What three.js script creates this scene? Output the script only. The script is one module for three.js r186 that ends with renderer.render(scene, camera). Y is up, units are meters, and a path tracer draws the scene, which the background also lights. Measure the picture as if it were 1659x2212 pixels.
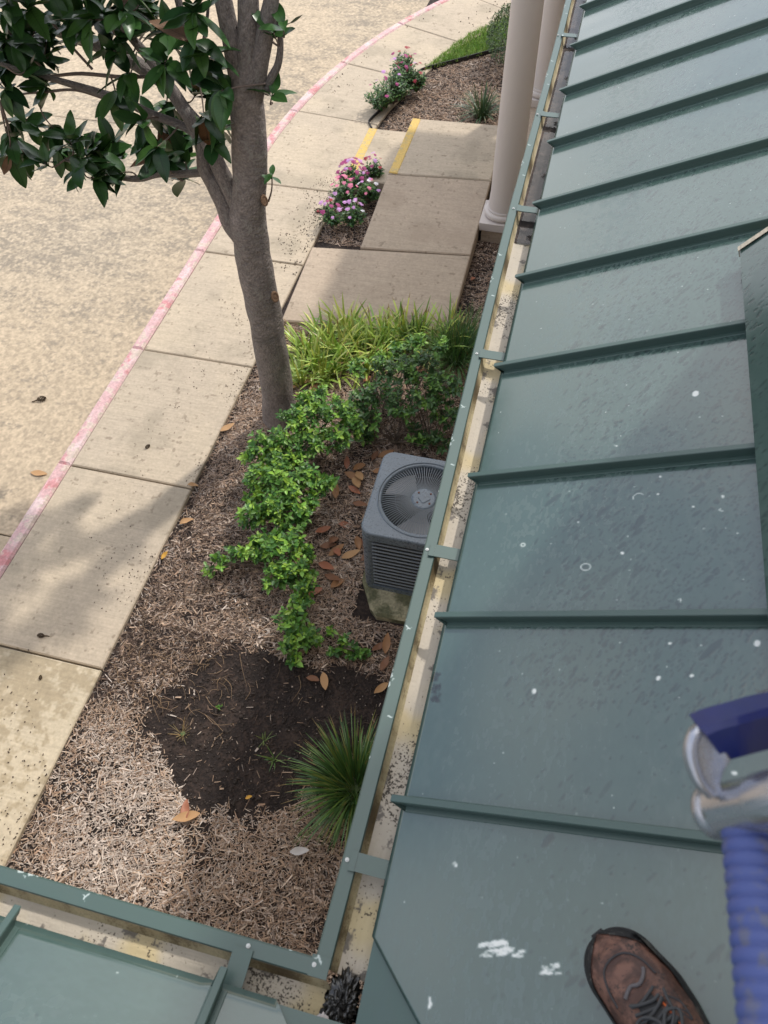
import * as THREE from 'three';
import { mergeGeometries, toCreasedNormals } from 'three/addons/utils/BufferGeometryUtils.js';
import { RoundedBoxGeometry } from 'three/addons/geometries/RoundedBoxGeometry.js';
import { ImprovedNoise } from 'three/addons/math/ImprovedNoise.js';

// ------------------------------------------------------------------ camera, sky, sun, exposure
// World: x = out from the eave towards the ridge (v), y = up, z = -u where u runs along the eave away from the camera.
const scene = new THREE.Scene();
const F = 760.3, R = Math.PI / 180;
const camera = new THREE.PerspectiveCamera(2 * Math.atan(512 / F) / R, 768 / 1024, 0.05, 400);
camera.position.set(0, 5, 0);
camera.rotation.set(-54.32 * R, 15.8 * R, -2.12 * R, 'YXZ');
camera.focus = 3.2; camera.userData.fStop = 7;
camera.updateMatrixWorld();

const renderer = new THREE.WebGLRenderer({ antialias: true });
renderer.toneMapping = THREE.LinearToneMapping;
renderer.toneMappingExposure = 1.22;
renderer.shadowMap.enabled = true;

const sunDir = new THREE.Vector3(0.38, 1, -0.71).normalize();
{
  const clamp01 = (q) => Math.min(1, Math.max(-1, q)), W = 512, H = 256, d = new Float32Array(W * H * 4), n = new ImprovedNoise();
  const fb = (x, y, z) => { let s = 0, a = 1, t = 0; for (let i = 0; i < 5; i++) { s += a * n.noise(x, y, z); t += a; a *= 0.52; x *= 2.03; y *= 2.03; z *= 2.03; } return s / t; };
  for (let j = 0; j < H; j++) for (let i = 0; i < W; i++) {
    const el = ((j + 0.5) / H - 0.5) * Math.PI, az = ((i + 0.5) / W - 0.5) * 2 * Math.PI;
    const y = Math.sin(el), x = Math.cos(el) * Math.cos(az), z = Math.cos(el) * Math.sin(az);
    let c;
    if (y <= 0) c = [0.34, 0.31, 0.26];
    else {
      const g = Math.pow(1 - y, 3), k = 1 / (y + 0.25);
      const sky = [0.36 + 0.42 * g, 0.47 + 0.36 * g, 0.71 + 0.18 * g];
      const cl = fb(x * k * 1.3 + 7.3, z * k * 1.3 + 2.1, 4.7);
      const m = THREE.MathUtils.smoothstep(cl, -0.22, 0.16);
      const b = 0.92 + 0.5 * fb(x * k * 3 + 1, z * k * 3, 9.1);
      const ang = Math.acos(clamp01(x * sunDir.x + y * sunDir.y + z * sunDir.z)), au = 0.9 * Math.exp(-((ang / 0.75) ** 2));   // hazy air round the sun
      c = sky.map((s, q) => s * (1 - m) + [1.12, 1.12, 1.15][q] * b * m + [1, 0.97, 0.9][q] * au);
    }
    d.set([c[0], c[1], c[2], 1], (j * W + i) * 4);
  }
  const t = new THREE.DataTexture(d, W, H, THREE.RGBAFormat, THREE.FloatType);
  t.mapping = THREE.EquirectangularReflectionMapping; t.magFilter = t.minFilter = THREE.LinearFilter; t.wrapS = THREE.RepeatWrapping; t.needsUpdate = true;
  scene.background = t; scene.environment = t;
}
const sun = new THREE.DirectionalLight(new THREE.Color(1, 0.955, 0.88), 2.2);
sun.position.copy(sunDir).multiplyScalar(30).add(new THREE.Vector3(-1, 0, -5)); sun.target.position.set(-1, 0, -5);
sun.castShadow = true; sun.shadow.radius = 4; sun.shadow.mapSize.set(4096, 4096);
Object.assign(sun.shadow.camera, { left: -14, right: 14, top: 14, bottom: -14, near: 1, far: 70 });
scene.add(sun, sun.target);

// ------------------------------------------------------------------ helpers
let seed = 12345;
const rnd = () => { seed = (seed + 0x6d2b79f5) | 0; let t = Math.imul(seed ^ (seed >>> 15), 1 | seed); t = (t + Math.imul(t ^ (t >>> 7), 61 | t)) ^ t; return ((t ^ (t >>> 14)) >>> 0) / 4294967296; };
const rr = (a, b) => a + (b - a) * rnd(), pick = (a) => a[Math.floor(rnd() * a.length)];
const V = (x, y, z) => new THREE.Vector3(x, y, z), P = (u, v, y) => new THREE.Vector3(v, y, -u);
const clamp = THREE.MathUtils.clamp, sstep = THREE.MathUtils.smoothstep;
const K = 768 / 1659;                                   // the photograph was measured on a 1659 x 2212 view of it
const rayOf = (px, py) => V((px * K - 384) / F, -(py * K - 512) / F, -1).applyQuaternion(camera.quaternion);
const onY = (px, py, y) => { const d = rayOf(px, py); return d.multiplyScalar((y - 5) / d.y).add(camera.position); };
const atU = (px, py, u) => { const d = rayOf(px, py); return d.multiplyScalar(-u / d.z).add(camera.position); };
const atDepth = (px, py, t) => rayOf(px, py).multiplyScalar(t).add(camera.position);
// the roof plane
const SL = 24.5 * R, VE = -0.0933, YE = 3.47, CS = Math.cos(SL), SN = Math.sin(SL);
const roofP = (u, w, off = 0) => P(u, VE + w * CS - off * SN, YE + w * SN + off * CS);
const onRoof = (px, py, off = 0) => {                   // -> {u, w}
  const d = rayOf(px, py), n = V(-SN, CS, 0), p0 = V(VE, YE, 0), t = (off + n.dot(p0) - n.dot(camera.position)) / n.dot(d);
  const p = d.multiplyScalar(t).add(camera.position);
  return { u: -p.z, w: (p.x + off * SN - VE) / CS, p };
};
const used = {};
const numbered = (n) => { const k = used[n] = (used[n] ?? -1) + 1; return k ? n + '_' + String(k).padStart(3, '0') : n; };
function thing(name, label, category, group, pos) {
  const o = new THREE.Group(); o.name = numbered(name); o.userData = { label, category };
  if (group) o.userData.group = group;
  if (pos) o.position.copy(pos);
  scene.add(o); return o;
}
function part(name, geo, mat, parent, kind) {
  const m = new THREE.Mesh(geo, mat); m.name = parent ? name : numbered(name); m.castShadow = m.receiveShadow = true;
  if (kind) m.userData.kind = kind;
  (parent || scene).add(m); return m;
}
const structure = (name, geo, mat, label, category) => { const m = part(name, geo, mat, null, 'structure'); m.userData.label = label; m.userData.category = category; return m; };
const tag = (m, label, category, group) => { m.userData.label = label; m.userData.category = category; if (group) m.userData.group = group; return m; };
const clean = (g) => { g = g.index ? g.toNonIndexed() : g; for (const k of Object.keys(g.attributes)) if (!['position', 'normal', 'uv'].includes(k)) g.deleteAttribute(k); if (!g.attributes.uv) g.setAttribute('uv', new THREE.BufferAttribute(new Float32Array(g.attributes.position.count * 2), 2)); return g; };
const merge = (l) => mergeGeometries(l.map(clean));
const boxAt = (sx, sy, sz, x, y, z) => new THREE.BoxGeometry(sx, sy, sz).translate(x, y, z);
const rboxAt = (sx, sy, sz, r, x, y, z) => new RoundedBoxGeometry(sx, sy, sz, 2, r).translate(x, y, z);
function boxUV(g, s = 1, ox = 0, oy = 0) {              // uv in metres, projected along each face's main axis
  g = clean(g); const p = g.attributes.position, uv = g.attributes.uv, a = V(), b = V(), c = V();
  for (let i = 0; i < p.count; i += 3) {
    a.fromBufferAttribute(p, i); b.fromBufferAttribute(p, i + 1); c.fromBufferAttribute(p, i + 2);
    const n = b.clone().sub(a).cross(c.clone().sub(a)), x = Math.abs(n.x), y = Math.abs(n.y), z = Math.abs(n.z);
    for (const [k, q] of [[0, a], [1, b], [2, c]]) {
      const [s0, t0] = y >= x && y >= z ? [q.x, -q.z] : x >= z ? [q.z, q.y] : [q.x, q.y];
      uv.setXY(i + k, s0 / s + ox, t0 / s + oy);
    }
  }
  return g;
}
// prism over a plan polygon [[u, v], ...]; top may be a function of (u, v); upper edges chamfered
function prism(poly, top, bot, ch = 0.008) {
  const f = typeof top === 'function' ? top : () => top, n = poly.length;
  let area = 0; for (let i = 0; i < n; i++) { const [a, b] = poly[i], [c, d] = poly[(i + 1) % n]; area += a * d - c * b; }
  if (area < 0) poly = poly.slice().reverse();
  const ins = poly.map((p, i) => {
    const a = poly[(i + n - 1) % n], c = poly[(i + 1) % n];
    const d1 = [p[0] - a[0], p[1] - a[1]], d2 = [c[0] - p[0], c[1] - p[1]], l1 = Math.hypot(...d1), l2 = Math.hypot(...d2);
    let nx = -(d1[1] / l1 + d2[1] / l2), ny = d1[0] / l1 + d2[0] / l2; const l = Math.hypot(nx, ny) || 1; nx /= l; ny /= l;
    const cs = Math.max(0.4, (-d1[1] / l1) * nx + (d1[0] / l1) * ny);
    return [p[0] + nx * ch / cs, p[1] + ny * ch / cs];
  });
  const pos = [], tri = (a, b, c) => pos.push(...a, ...b, ...c), q3 = (p, y) => [p[1], y, -p[0]];
  for (const [a, b, c] of THREE.ShapeUtils.triangulateShape(ins.map((p) => new THREE.Vector2(p[0], p[1])), [])) tri(q3(ins[a], f(...ins[a])), q3(ins[c], f(...ins[c])), q3(ins[b], f(...ins[b])));
  for (let i = 0; i < n; i++) {
    const j = (i + 1) % n, A = q3(ins[i], f(...ins[i])), B = q3(ins[j], f(...ins[j])), C = q3(poly[i], f(...poly[i]) - ch), D = q3(poly[j], f(...poly[j]) - ch), E = q3(poly[i], bot), G = q3(poly[j], bot);
    tri(A, B, D); tri(A, D, C); tri(C, D, G); tri(C, G, E);
  }
  const g = new THREE.BufferGeometry(); g.setAttribute('position', new THREE.Float32BufferAttribute(pos, 3));
  // orient every face outwards (upwards for the top)
  const a = g.attributes.position.array, cen = poly.reduce((s, p) => [s[0] + p[0] / n, s[1] + p[1] / n], [0, 0]);
  for (let i = 0; i < a.length; i += 9) {
    const A = V(a[i], a[i + 1], a[i + 2]), B = V(a[i + 3], a[i + 4], a[i + 5]), C = V(a[i + 6], a[i + 7], a[i + 8]), N = B.clone().sub(A).cross(C.clone().sub(A));
    const out = Math.abs(N.y) > 0.6 * N.length() ? N.y : N.dot(A.clone().add(B).add(C).divideScalar(3).sub(V(cen[1], A.y, -cen[0])));
    if (out < 0) for (let k = 0; k < 3; k++) { const t = a[i + 3 + k]; a[i + 3 + k] = a[i + 6 + k]; a[i + 6 + k] = t; }
  }
  g.computeVertexNormals(); return g;
}
function inside(poly, u, v) { let r = false; for (let i = 0, j = poly.length - 1; i < poly.length; j = i++) { const [a, b] = poly[i], [c, d] = poly[j]; if ((b > v) !== (d > v) && u < (c - a) * (v - b) / (d - b) + a) r = !r; } return r; }
function limb(pts, rad, { seg = 8, per = 6, rough = 0, seed: sd = 0 } = {}) {   // smooth tapered tube through points with a radius at each
  const curve = new THREE.CatmullRomCurve3(pts, false, 'centripetal'), n = Math.max(2, (pts.length - 1) * per), pos = [], uv = [], idx = [];
  const fr = curve.computeFrenetFrames(n, false); let len = 0, last = null; const nz = new ImprovedNoise();
  for (let i = 0; i <= n; i++) {
    const t = i / n, p = curve.getPoint(t), k = t * (pts.length - 1), a = Math.min(pts.length - 2, Math.floor(k)), r = rad[a] + (rad[a + 1] - rad[a]) * (k - a);
    if (last) len += p.distanceTo(last); last = p;
    for (let j = 0; j <= seg; j++) {
      const th = j / seg * 2 * Math.PI, c = Math.cos(th), s = Math.sin(th), rj = r * (1 + rough * nz.noise(c * 1.5 + sd, s * 1.5, len * 5));
      const q = p.clone().addScaledVector(fr.normals[Math.min(n, i)], c * rj).addScaledVector(fr.binormals[Math.min(n, i)], s * rj);
      pos.push(q.x, q.y, q.z); uv.push(j / seg * Math.max(1, Math.round(r * 2 * Math.PI / 0.55)), len / 0.55);
    }
  }
  for (let i = 0; i < n; i++) for (let j = 0; j < seg; j++) { const a = i * (seg + 1) + j, b = a + seg + 1; idx.push(a, a + 1, b, b, a + 1, b + 1); }
  const g = new THREE.BufferGeometry(); g.setAttribute('position', new THREE.Float32BufferAttribute(pos, 3)); g.setAttribute('uv', new THREE.Float32BufferAttribute(uv, 2)); g.setIndex(idx); g.computeVertexNormals();
  return g;
}
class Soup {                                            // many small faces in one geometry
  constructor() { this.p = []; this.n = []; this.c = []; }
  tri(a, b, c, n, col) { if (b.clone().sub(a).cross(c.clone().sub(a)).dot(n) < 0) [b, c] = [c, b]; for (const q of [a, b, c]) this.p.push(q.x, q.y, q.z); for (let i = 0; i < 3; i++) { this.n.push(n.x, n.y, n.z); if (col) this.c.push(col[0], col[1], col[2]); } }
  quad(a, b, c, d, col) { const n = b.clone().sub(a).cross(d.clone().sub(a)).normalize(); if (n.y < 0) n.negate(); this.tri(a, b, c, n, col); this.tri(a, c, d, n, col); }
  build() { const g = new THREE.BufferGeometry(); g.setAttribute('position', new THREE.Float32BufferAttribute(this.p, 3)); g.setAttribute('normal', new THREE.Float32BufferAttribute(this.n, 3)); if (this.c.length) g.setAttribute('color', new THREE.Float32BufferAttribute(this.c, 3)); return g; }
}
// ---- textures
function tileNoise(sd, per) {
  const keep = seed; seed = sd * 7919 + 13; const t = new Float32Array(per * per).map(() => rnd()); seed = keep;
  return (x, y) => {
    x = (x - Math.floor(x)) * per; y = (y - Math.floor(y)) * per; const i = Math.floor(x) % per, j = Math.floor(y) % per, fx = x - Math.floor(x), fy = y - Math.floor(y), i2 = (i + 1) % per, j2 = (j + 1) % per;
    const sx = fx * fx * (3 - 2 * fx), sy = fy * fy * (3 - 2 * fy);
    return (t[j * per + i] * (1 - sx) + t[j * per + i2] * sx) * (1 - sy) + (t[j2 * per + i] * (1 - sx) + t[j2 * per + i2] * sx) * sy;
  };
}
function fbmT(sd, per, oct, gain = 0.55) { const l = []; for (let i = 0; i < oct; i++) l.push(tileNoise(sd + i * 17, per << i)); return (x, y) => { let s = 0, a = 1, t = 0; for (const f of l) { s += a * f(x, y); t += a; a *= gain; } return s / t; }; }
function tex(w, h, fn, srgb = true) {
  const d = new Uint8Array(w * h * 4);
  for (let j = 0; j < h; j++) for (let i = 0; i < w; i++) { const c = fn((i + 0.5) / w, (j + 0.5) / h, i, j), k = (j * w + i) * 4; d[k] = clamp(c[0], 0, 1) * 255; d[k + 1] = clamp(c[1], 0, 1) * 255; d[k + 2] = clamp(c[2], 0, 1) * 255; d[k + 3] = 255; }
  const t = new THREE.DataTexture(d, w, h, THREE.RGBAFormat); t.wrapS = t.wrapT = THREE.RepeatWrapping; t.magFilter = THREE.LinearFilter; t.minFilter = THREE.LinearMipmapLinearFilter; t.generateMipmaps = true;
  if (srgb) t.colorSpace = THREE.SRGBColorSpace; t.needsUpdate = true; return t;
}
const mix = (a, b, t) => a.map((x, i) => x + (b[i] - x) * t), grey = (g) => [g, g, g];
const std = (o) => new THREE.MeshStandardMaterial(o), phys = (o) => new THREE.MeshPhysicalMaterial(o);
const lin = (r, g, b) => new THREE.Color().setRGB(r, g, b);

// ------------------------------------------------------------------ materials
const M = {};
{ // concrete of the walk (2.4 m tile)
  const big = fbmT(1, 3, 5), mid = fbmT(2, 12, 4), fine = fbmT(3, 128, 3, 0.7), brush = tileNoise(4, 256), spot = fbmT(5, 48, 3), blot = fbmT(6, 5, 5, 0.6);
  const make = (A, B, dark) => tex(640, 640, (x, y) => {
    const g = 0.55 * fine(x, y) + 0.25 * brush(x * 0.06, y) + 0.2 * mid(x, y);
    let c = mix(A, B, sstep(big(x, y), 0.3, 0.7)); c = c.map((q) => q * (0.86 + 0.26 * g));
    const s = spot(x, y); if (s > 0.7) c = mix(c, [0.42, 0.37, 0.31], sstep(s, 0.7, 0.82) * 0.4);
    const b = blot(x, y); c = mix(c, dark, sstep(b, 0.5, 0.72) * 0.3);
    return c;
  });
  M.walkMap = make([0.75, 0.688, 0.6], [0.72, 0.662, 0.585], [0.52, 0.485, 0.42]);
  M.rampMap = make([0.72, 0.65, 0.575], [0.69, 0.625, 0.55], [0.6, 0.53, 0.46]);
  M.conBump = tex(512, 512, (x, y) => grey(0.5 * fine(x, y) + 0.3 * brush(x * 0.06, y) + 0.2 * mid(x, y)), false);
  M.walkOldMap = (() => { const b1 = fbmT(7, 3, 6, 0.62), b2 = fbmT(8, 40, 3, 0.7), b3 = fbmT(9, 2, 5, 0.6); return tex(640, 640, (x, y) => { const g = 0.55 * fine(x, y) + 0.25 * brush(x * 0.06, y) + 0.2 * mid(x, y); let c = mix([0.76, 0.705, 0.61], [0.66, 0.6, 0.5], sstep(b1(x, y) * 0.55 + b2(x, y) * 0.45, 0.44, 0.58)); c = mix(c, [0.47, 0.43, 0.38], sstep(b3(x, y), 0.56, 0.74) * 0.55); return c.map((q) => q * (0.86 + 0.26 * g)); }); })();
  M.walkOld = std({ map: M.walkOldMap, bumpMap: M.conBump, bumpScale: 0.002, roughness: 0.9 });
  M.walk = std({ map: M.walkMap, bumpMap: M.conBump, bumpScale: 0.002, roughness: 0.9 });
  M.ramp = std({ map: M.rampMap, bumpMap: M.conBump, bumpScale: 0.002, roughness: 0.9 });
  const m1 = fbmT(21, 2, 6, 0.6), m2 = fbmT(22, 28, 5, 0.7), m3 = fbmT(23, 3, 4), stre = fbmT(24, 10, 5, 0.65), sp = fbmT(25, 300, 2, 0.8);
  M.road = std({ roughness: 0.93, bumpMap: M.conBump, bumpScale: 0.003, map: tex(1408, 1408, (x, y) => {
    let c = mix([0.725, 0.65, 0.55], [0.69, 0.635, 0.555], m3(x, y)); c = c.map((q) => q * (0.84 + 0.3 * sp(x, y)));
    const d = 0.5 + (m1(x, y) - 0.5) * 1.1 + (stre(x, y) - 0.5) * 0.5, k = sstep(d, 0.5, 0.62);
    const gr = m2(x, y * 3), g2 = m2(y * 2, x + 0.37);
    return mix(c, [0.455, 0.425, 0.385], sstep(0.5 + (d - 0.5) * 1.0 + 0.75 * (gr - 0.5) + 0.35 * (g2 - 0.5) + 0.75 * (sp(y, x) - 0.5), 0.36, 0.84) * 0.6);
  }) });
  const pn = fbmT(31, 6, 5, 0.6), pf = fbmT(32, 90, 3), ps = fbmT(33, 20, 4), red = fbmT(34, 9, 4);
  M.curb = std({ roughness: 0.8, bumpMap: M.conBump, bumpScale: 0.003, map: tex(512, 512, (x, y) => {
    let c = mix([0.85, 0.755, 0.75], [0.81, 0.66, 0.66], sstep(pn(x, y), 0.35, 0.65));
    c = mix(c, [0.76, 0.46, 0.47], sstep(red(x, y), 0.58, 0.72) * 0.6);
    c = mix(c, [0.8, 0.74, 0.68], sstep(ps(x, y), 0.56, 0.62) * 0.75);
    return c.map((q) => q * (0.86 + 0.24 * pf(x, y)));
  }) });
  M.yellow = std({ roughness: 0.75, map: tex(256, 256, (x, y) => mix([0.82, 0.69, 0.39], [0.74, 0.66, 0.48], sstep(ps(x, y), 0.5, 0.72)).map((q) => q * (0.9 + 0.2 * pf(x, y)))), bumpMap: M.conBump, bumpScale: 0.002 });
  const so = fbmT(41, 10, 6, 0.65), so2 = fbmT(42, 60, 3);
  M.soil = std({ roughness: 0.95, bumpMap: tex(512, 512, (x, y) => grey(0.6 * so(x, y) + 0.4 * so2(x, y)), false), bumpScale: 0.02, map: tex(512, 512, (x, y) => mix([0.13, 0.1, 0.09], [0.25, 0.2, 0.175], sstep(so(x, y) * 0.6 + so2(x, y) * 0.4, 0.38, 0.68))) });
  M.pad = std({ roughness: 0.92, bumpMap: M.conBump, bumpScale: 0.003, map: tex(256, 256, (x, y) => mix([0.66, 0.63, 0.52], [0.4, 0.4, 0.3], sstep(pn(x, y), 0.4, 0.62)).map((q) => q * (0.8 + 0.4 * pf(x, y)))) });
}
M.dark = std({ color: lin(0.012, 0.012, 0.012), roughness: 0.8 });
M.edging = std({ color: lin(0.012, 0.012, 0.013), roughness: 0.5 });
M.stucco = std({ color: lin(0.5, 0.44, 0.35), roughness: 0.9, bumpMap: M.conBump, bumpScale: 0.003 });
{ // painted steel roof; texture spans u 0..4.8, w 0..2.4 m
  const W = 2048, H = 1024, mk = () => { const c = document.createElement('canvas'); c.width = W; c.height = H; return c; };
  const wet = fbmT(51, 4, 6, 0.6), fine = fbmT(52, 256, 2, 0.8), mot = fbmT(56, 300, 2, 0.8), mo2 = fbmT(57, 40, 3, 0.7), wave = fbmT(53, 24, 4);
  const wa = new Float32Array(W * H), fa = new Float32Array(W * H); for (let j = 0, k = 0; j < H; j++) for (let i = 0; i < W; i++, k++) { wa[k] = wet(i / W, j / H); fa[k] = fine(i / W, j / H); }
  const cc = mk(), rc = mk(), bc = mk(), C = cc.getContext('2d'), Rg = rc.getContext('2d'), B = bc.getContext('2d');
  let ma = null; const put = (ctx, fn) => { const im = ctx.createImageData(W, H); for (let j = 0; j < H; j++) for (let i = 0; i < W; i++) { const k0 = j * W + i, c = fn(i / W, j / H, wa[k0], fa[k0], ma ? ma[k0] : 0), k = k0 * 4; im.data[k] = c[0] * 255; im.data[k + 1] = c[1] * 255; im.data[k + 2] = c[2] * 255; im.data[k + 3] = 255; } ctx.putImageData(im, 0, 0); };
  // where the film of rain has broken up: wet (dark, smooth) against dried (pale, dull), in a speckle
  ma = new Float32Array(W * H); for (let j = 0, k = 0; j < H; j++) for (let i = 0; i < W; i++, k++) { const up = (1 - j / H) * 2.4, e = 0.13 + 0.22 * (wa[(H >> 1) * W + i] - 0.5) + 0.35 * (wa[k] - 0.5); const band = Math.exp(-(((up - e - 0.14) / 0.16) ** 2)) + 0.35 * sstep(up, e, e + 0.3); ma[k] = sstep(mot(i / W, j / H) * 0.6 + 0.4 * mo2(i / W, j / H) + 0.25 * (wa[k] - 0.5), 0.5, 0.6) * Math.min(1, band); }
  put(C, (x, y, w, f, m) => mix(mix([0.25, 0.333, 0.315], [0.272, 0.35, 0.33], w), [0.345, 0.41, 0.405], m * 0.4).map((q) => q * (0.97 + 0.06 * f)));
  put(Rg, (x, y, w, f, m) => grey(0.18 + 0.08 * (f - 0.5) + 0.2 * m));
  put(B, (x, y, w, f) => grey(0.45 + 0.12 * (wave(x, y) - 0.5) + 0.05 * (f - 0.5)));
  const X = (u) => u / 4.8 * W, Y = (w) => H - w / 2.4 * H;
  const keep = seed; seed = 991;
  // film of water: wet beads and smears, thick up the slope and thinning towards the eave, as the photograph shows them
  for (let k = 0; k < 38000; k++) {
    const u = rr(0.1, 4.7), w = rnd() < 0.8 ? rr(0, 0.8) : rr(0.8, 2.3), lo = 0.10 + 0.10 * wet(u / 4.8, 0.3), p = sstep(w, lo, lo + 0.14) * (u < 0.6 ? 0.12 : u < 2.1 ? 1 : 0.55) * (w > 0.7 ? 0.5 : 1);
    if (rnd() > p) continue;
    const r = (rnd() < 0.02 ? rr(1.6, 3.2) : rr(0.45, 1.3)), st = rnd() < 0.45 ? rr(1.6, 4.5) : rr(1, 1.4), an = rr(-0.25, 0.25) + 1.0;
    const a = rr(0.3, 0.62);
    for (const [ctx, col] of [[C, `rgba(38,52,52,${a})`], [Rg, `rgba(30,30,30,${a})`], [B, `rgba(190,190,190,${a})`]]) { ctx.fillStyle = col; ctx.beginPath(); ctx.ellipse(X(u), Y(w), r, r * st, an, 0, 7); ctx.fill(); }
  }
  // dried water sheet patches near the eave, with ragged rims (far panels)
  for (let k = 0; k < 2600; k++) { const u = rr(2.0, 4.6), w = 0.14 + Math.abs(rr(-0.13, 0.13)) + rr(0, 0.12), r = rr(0.8, 3.4); for (const [ctx, col] of [[C, 'rgba(70,88,86,0.35)'], [Rg, 'rgba(150,150,150,0.35)']]) { ctx.fillStyle = col; ctx.beginPath(); ctx.ellipse(X(u), Y(w), r * 1.6, r, rr(0, 3), 0, 7); ctx.fill(); } }
  // white paint drops, ringed spots and scuffs
  const white = (ctx) => { ctx.fillStyle = ctx === C ? 'rgba(222,224,220,0.95)' : 'rgba(150,150,150,1)'; ctx.strokeStyle = ctx.fillStyle; };
  const drop = (px, py, r, sq = 0.75, ring) => { const q = onRoof(px, py); for (const ctx of [C, Rg]) { white(ctx); ctx.beginPath(); ctx.ellipse(X(q.u), Y(q.w), r, r * sq, rr(0, 3), 0, 7); if (ring) { ctx.lineWidth = 1.1; ctx.stroke(); } else ctx.fill(); } };
  drop(1503, 853, 4.2); drop(1266, 1227, 4.5, 0.8, true); drop(1131, 1179, 2.2, 0.8, true); drop(1345, 1197, 2); drop(1427, 1032, 1.6); drop(1636, 1392, 3); drop(1155, 1495, 2.6); drop(1423, 1467, 2.3); drop(1448, 1392, 1.6); drop(1422, 1070, 1.4); drop(1498, 1097, 1.3); drop(1587, 1672, 2.2); drop(1250, 1130, 1.2); drop(1495, 1462, 1.8); drop(1562, 1075, 1.8);
  for (let k = 0; k < 420; k++) { const u = rr(0.05, 4.6), w = rr(0.02, 1.2), r = rr(0.35, 0.8); for (const ctx of [C, Rg]) { white(ctx); ctx.beginPath(); ctx.arc(X(u), Y(w), r, 0, 7); ctx.fill(); } }
  const scuff = (px, py, l, an, n) => { const q = onRoof(px, py); for (let k = 0; k < n; k++) { const ox = rr(-l, l) * 0.7, oy = rr(-l, l) * 0.3; for (const ctx of [C, Rg]) { white(ctx); ctx.lineWidth = rr(0.6, 1.5); ctx.beginPath(); const cx = X(q.u) + ox * Math.cos(an) - oy * Math.sin(an), cy = Y(q.w) + ox * Math.sin(an) + oy * Math.cos(an); ctx.moveTo(cx, cy); ctx.lineTo(cx + rr(0.2, 0.6) * l * Math.cos(an + 0.1), cy + rr(0.2, 0.6) * l * Math.sin(an + 0.1)); ctx.stroke(); } } };
  scuff(1062, 2050, 15, -1.35, 46); scuff(1115, 2062, 7, -1.35, 18); scuff(1185, 2095, 9, -1.3, 22); scuff(931, 2172, 4, 0.1, 14); scuff(985, 1868, 4, 0.9, 8); scuff(1335, 965, 4, 1.2, 3); scuff(1560, 1105, 3, 1, 4); scuff(1470, 1300, 3, 0.6, 4);
  { const q = onRoof(1380, 1077); for (const ctx of [C, Rg]) { white(ctx); ctx.lineWidth = 1; ctx.beginPath(); ctx.arc(X(q.u), Y(q.w), 5, -1, 2); ctx.stroke(); } }
  // grime marks at the eave edge
  for (const [px, py] of [[945, 1465], [943, 1490], [944, 1508], [1650, 1500], [1640, 1520], [1620, 1540]]) { const q = onRoof(px, py); for (let k = 0; k < 30; k++) { C.fillStyle = 'rgba(22,26,24,0.35)'; C.beginPath(); C.ellipse(X(q.u) + rr(-4, 4), Y(q.w) + rr(-4, 4), rr(0.6, 2), rr(0.6, 2), 0, 0, 7); C.fill(); } }
  seed = keep;
  const ct = (c, s) => { const t = new THREE.CanvasTexture(c); t.wrapS = t.wrapT = THREE.MirroredRepeatWrapping; if (s) t.colorSpace = THREE.SRGBColorSpace; t.generateMipmaps = true; t.minFilter = THREE.LinearMipmapLinearFilter; return t; };
  M.roof = phys({ map: ct(cc, true), roughnessMap: ct(rc), roughness: 1, bumpMap: ct(bc), bumpScale: 0.0012, clearcoat: 0.9, clearcoatRoughness: 0.1, ior: 1.6 });
  const tn = fbmT(54, 6, 5), sc = fbmT(55, 30, 4, 0.65);
  const trim = (k) => tex(512, 512, (x, y) => { let c = mix([0.25, 0.333, 0.315], [0.272, 0.35, 0.33], tn(x, y)); c = mix(c, [0.74, 0.78, 0.77], sstep(sc(x, y) * 0.55 + tn(x, y) * 0.45, k, k + 0.012) * 0.9); return c; });
  M.trim = phys({ map: trim(0.9), roughness: 0.38, clearcoat: 0.2, clearcoatRoughness: 0.2 });
  M.lip = phys({ map: trim(0.64), roughness: 0.34, clearcoat: 0.25, clearcoatRoughness: 0.15 });
}
{ // inside of the gutters
  const a = fbmT(61, 8, 5, 0.6), b = fbmT(62, 200, 2, 0.8), c2 = fbmT(63, 5, 5, 0.6), d = fbmT(64, 16, 5, 0.65), st = tileNoise(65, 64), st2 = fbmT(66, 16, 4), pk = fbmT(67, 4, 4);
  M.floor = std({ roughness: 0.72, bumpMap: M.conBump, bumpScale: 0.002, map: tex(1024, 1024, (x, y) => {
    let c = mix([0.74, 0.675, 0.53], [0.71, 0.67, 0.61], sstep(pk(x, y), 0.4, 0.6)); c = c.map((q) => q * (0.92 + 0.14 * a(x, y)));
    c = mix(c, [0.47, 0.38, 0.24], sstep(c2(x, y), 0.56, 0.72) * 0.6);
    c = mix(c, [0.13, 0.105, 0.08], sstep(b(x, y) * 0.42 + c2(x, y) * 0.58, 0.545, 0.61) * 0.8);
    return mix(c, [0.33, 0.31, 0.29], sstep(d(x, y), 0.64, 0.72) * 0.75);
  }) });
  M.inner = std({ roughness: 0.8, map: tex(1024, 256, (x, y) => {
    let c = mix([0.7, 0.65, 0.52], [0.5, 0.44, 0.31], sstep(c2(x, y * 0.25), 0.4, 0.62)); c = mix(c, [0.27, 0.22, 0.14], sstep(c2(x + 0.4, y * 0.3 + 0.5) * 0.75 + b(x, y) * 0.25, 0.5, 0.68) * 0.7);
    return c.map((q) => q * (0.85 + 0.3 * b(x, y)));
  }) });
}
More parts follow.
